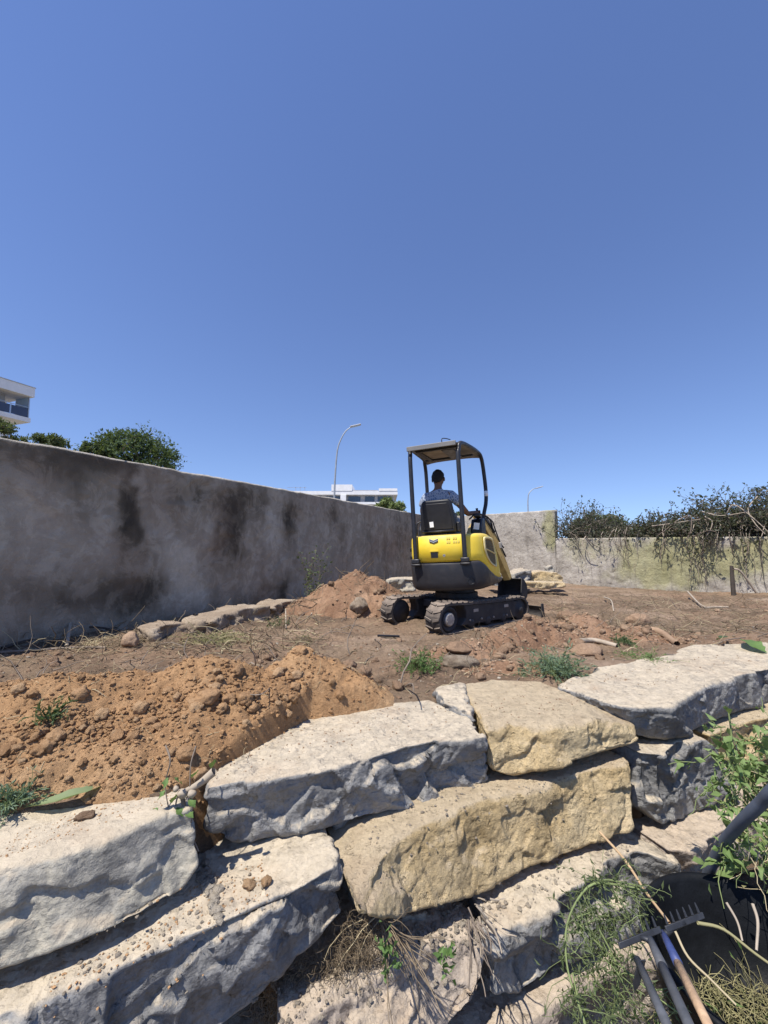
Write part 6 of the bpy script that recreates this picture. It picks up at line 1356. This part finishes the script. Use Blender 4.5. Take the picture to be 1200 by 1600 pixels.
tag(obj('cane', tmesh(P[None], np.array([0.0055]), 8, 0.8), M['cane']), 'thin tan cane lying across the boulders with its tip in the tub', 'cane')
P = smooth_path([px3(1215, 1228, 1.75), px3(1190, 1258, 1.8), px3(1160, 1283, 1.86), px3(1130, 1318, 1.90), px3(1112, 1352, 1.90), px3(1103, 1376, 1.88), px3(1096, 1420, 1.86)], 40)
P = smooth_path([(4.3, 1.5, -2.38), (3.5, 1.42, -2.05), (2.6, 1.36, -1.15), px3(1500, 1100, 1.35), px3(1320, 1140, 1.42), px3(1215, 1228, 1.55), px3(1190, 1254, 1.62), px3(1160, 1283, 1.72), px3(1130, 1318, 1.88), px3(1112, 1352, 1.98), px3(1103, 1376, 2.03), px3(1096, 1420, 2.05)], 50)
tag(obj('pipe', MB().tube(P, 0.021, 16), M['pipe_blue'], smooth=True), 'curved grey blue plastic pipe coming down from the right behind the tub', 'pipe')
# bindweed on the right: broad soft leaves on tangled stems
r = np.random.default_rng(95); bw = empty('bindweed_heap', px3(1180, 1300, 1.9), 'tangled heap of pulled bindweed with broad green leaves at the right edge', 'weeds')
n = 170; S = []
for i in range(n):
    t = r.random(); px = 1108+r.random()**0.7*150+(0 if t < 0.5 else 10); py = 1130+t*215; y = 2.22-0.36*t+r.normal()*0.04
    S.append(px3(px, py, y-0.06))
S = np.array(S); D = r.normal(size=(n, 3)); D[:, 2] -= 0.7; D[:, 1] -= 0.3
W = wander(S, D, r.uniform(0.10, 0.26, n), 9, 0.3, 96, 0.05); part('stems', tmesh(W, r.uniform(0.0016, 0.0032, n), 4, 0.6), 'stem_green', bw, 'stuff')
W2 = wander(S[:60]+np.array([0, -0.05, 0]), D[:60], r.uniform(0.15, 0.35, 60), 9, 0.35, 97, 0.10); part('dry_stems', tmesh(W2, r.uniform(0.0014, 0.0025, 60), 4, 0.6), 'straw', bw, 'stuff')
r2 = np.random.default_rng(970); k2 = r2.integers(0, n, 800); j2 = r2.integers(0, 8, 800); part('small_leaves', leaf_mesh('small_leaves', W[k2, j2]+0.015*r2.normal(size=(800, 3)), 0.04, 971, aspect=0.55, up=1.0), 'leaf_bindweed', bw, 'stuff')
for i in range(250):
    k_ = r.integers(0, n); j = r.integers(1, 8); p = W[k_, j]+r.normal(size=3)*0.02; d = W[k_, j+1]-W[k_, j]; d = d/np.linalg.norm(d)+r.normal(size=3)*0.7; d /= np.linalg.norm(d); L = r.uniform(0.035, 0.085)
    p1 = p+d*L*0.5+np.array([0, -0.01, 0.01]); p2 = p+d*L+np.array([0, -0.01, -0.01]); blade([p, p1, p2], [0.004, L*0.27, L*0.16, 0.001], 0, 'leaf', bw, 'leaf_bindweed', fold=0.25, seed=i)
# thin straight shoot rising above the bindweed
P = smooth_path([px3(1150, 1260, 2.0), px3(1142, 1200, 2.05), px3(1143, 1150, 2.08), px3(1138, 1110, 2.1)], 16); obj('shoot', tmesh(P[None], np.array([0.006]), 6, 0.6), M['stem_green'], bw)
for i, (a, b, dx, dy) in enumerate([(1140, 1115, -8, -14), (1142, 1130, 12, 10), (1143, 1150, -12, 12), (1144, 1170, 10, 14)]): blade([px3(a, b, 2.07), px3(a+dx*.5, b+dy*.5, 2.05), px3(a+dx, b+dy, 2.05)], [0.003, 0.02, 0.001], 0, 'leaf', bw, 'leaf_bindweed', seed=i)
for i, (pts) in enumerate([[(1082, 1345), (1100, 1352), (1120, 1372)], [(1118, 1400), (1140, 1362), (1180, 1345)], [(1130, 1392), (1160, 1385), (1190, 1398)]]):
    blade([px3(a, b, 2.08-0.02*i) for a, b in pts], [0.004, 0.035, 0.03, 0.001], 0, 'leaf', bw, 'leaf_bindweed', seed=i+30)
# trailing green stems left of the tub
ts = empty('trailing_weed', px3(900, 1500, 1.6), 'wiry green trailing weed hanging over the boulders left of the tub', 'weeds')
arc = [[(1010, 1392), (960, 1382), (925, 1382), (900, 1410), (885, 1450), (885, 1500), (895, 1545), (915, 1600), (930, 1650)], [(1000, 1385), (950, 1375), (930, 1380)], [(925, 1425), (905, 1432), (892, 1440)], [(935, 1450), (960, 1500), (966, 1545), (955, 1600)], [(900, 1440), (950, 1490), (1010, 1545), (1070, 1590)], [(895, 1520), (905, 1570), (925, 1640)]]
r = np.random.default_rng(99); allp = []
for i, pts in enumerate(arc):
    P = smooth_path([px3(a, b, 1.62-0.0011*(b-1380)) for a, b in pts], 26); allp.append(P); obj('stem', tmesh(P[None], np.array([0.0042 if i == 0 else 0.003]), 6, 0.7), M['stem_green'], ts)
S = np.concatenate([p[r.integers(0, 26, 26)] for p in allp]+[np.array([px3(945+r.uniform(-30, 65), 1400+r.uniform(-20, 70), 1.6) for _ in range(60)]), np.array([px3(915+r.uniform(-20, 60), 1470+r.uniform(-20, 130), 1.5) for _ in range(50)])])
D = r.normal(size=(len(S), 3)); D[:, 2] -= 0.2; W = wander(S, D, r.uniform(0.05, 0.15, len(S)), 6, 0.25, 98, 0.1); part('side_stems', tmesh(W, np.full(len(S), 0.0013), 3, 0.6), 'stem_green', ts, 'stuff')
k_ = r.integers(0, len(S), 1200); j = r.integers(0, 6, 1200); part('leaves', leaf_mesh('leaves', W[k_, j]+0.008*r.normal(size=(1200, 3)), 0.024, 99, aspect=0.26), 'leaf_olive', ts, 'stuff')
# long straw stalks across the tub
for i, (pts, m_, rr2, lb) in enumerate([([(1090, 1442), (1130, 1452), (1180, 1490), (1230, 1525)], 'hay_green', 0.005, 'long green stalk lying from the rake head over the tub to the right'), ([(1135, 1410), (1152, 1440), (1160, 1470)], 'twig_pale', 0.004, 'thin pale twig standing left inside the tub'), ([(1176, 1412), (1184, 1440), (1182, 1485)], 'twig_pale', 0.005, 'thin pale twig standing right inside the tub'), ([(1055, 1455), (1075, 1495), (1110, 1530), (1150, 1570)], 'straw', 0.004, 'dry straw stalk hanging from the rake into the tub')]):
    tag(obj('stalk', tmesh(smooth_path([px3(a, b, 1.40-0.001*(b-1440)) for a, b in pts], 16)[None], np.array([rr2]), 6, 0.7), M[m_]), lb, 'stalk')
# weeds and dead grass on the low ground around the tub
r = np.random.default_rng(120); n = 1500; X = r.uniform(1.0, 2.6, n); Yv = r.uniform(0.85, 1.85, n); Z = -1.98+0.16*r.random(n); S = np.column_stack([X, Yv, Z]); D = r.normal(size=(n, 3)); D[:, 2] = np.abs(D[:, 2])
W = wander(S, D, r.uniform(0.08, 0.3, n), 7, 0.3, 121, 0.12); o = part('cut_weeds', tmesh(W, np.full(n, 0.0022), 3, 0.6), 'hay_green', None, 'stuff', 'cut weeds and straw covering the low ground around the tub'); o['category'] = 'cut weeds'
k_ = r.integers(0, n, 2500); j = r.integers(0, 7, 2500); part('leaves', leaf_mesh('leaves', W[k_, j], 0.045, 122, aspect=0.22), 'leaf_fresh', o, 'stuff')
gm2 = strew('fallen_cuttings_soil', np.column_stack([r.uniform(1.05, 2.6, 900), r.uniform(0.95, 1.8, 900), np.full(900, -2.08)]), np.full(900, 0.04), M['soil_brown'], 130, parent=ground)
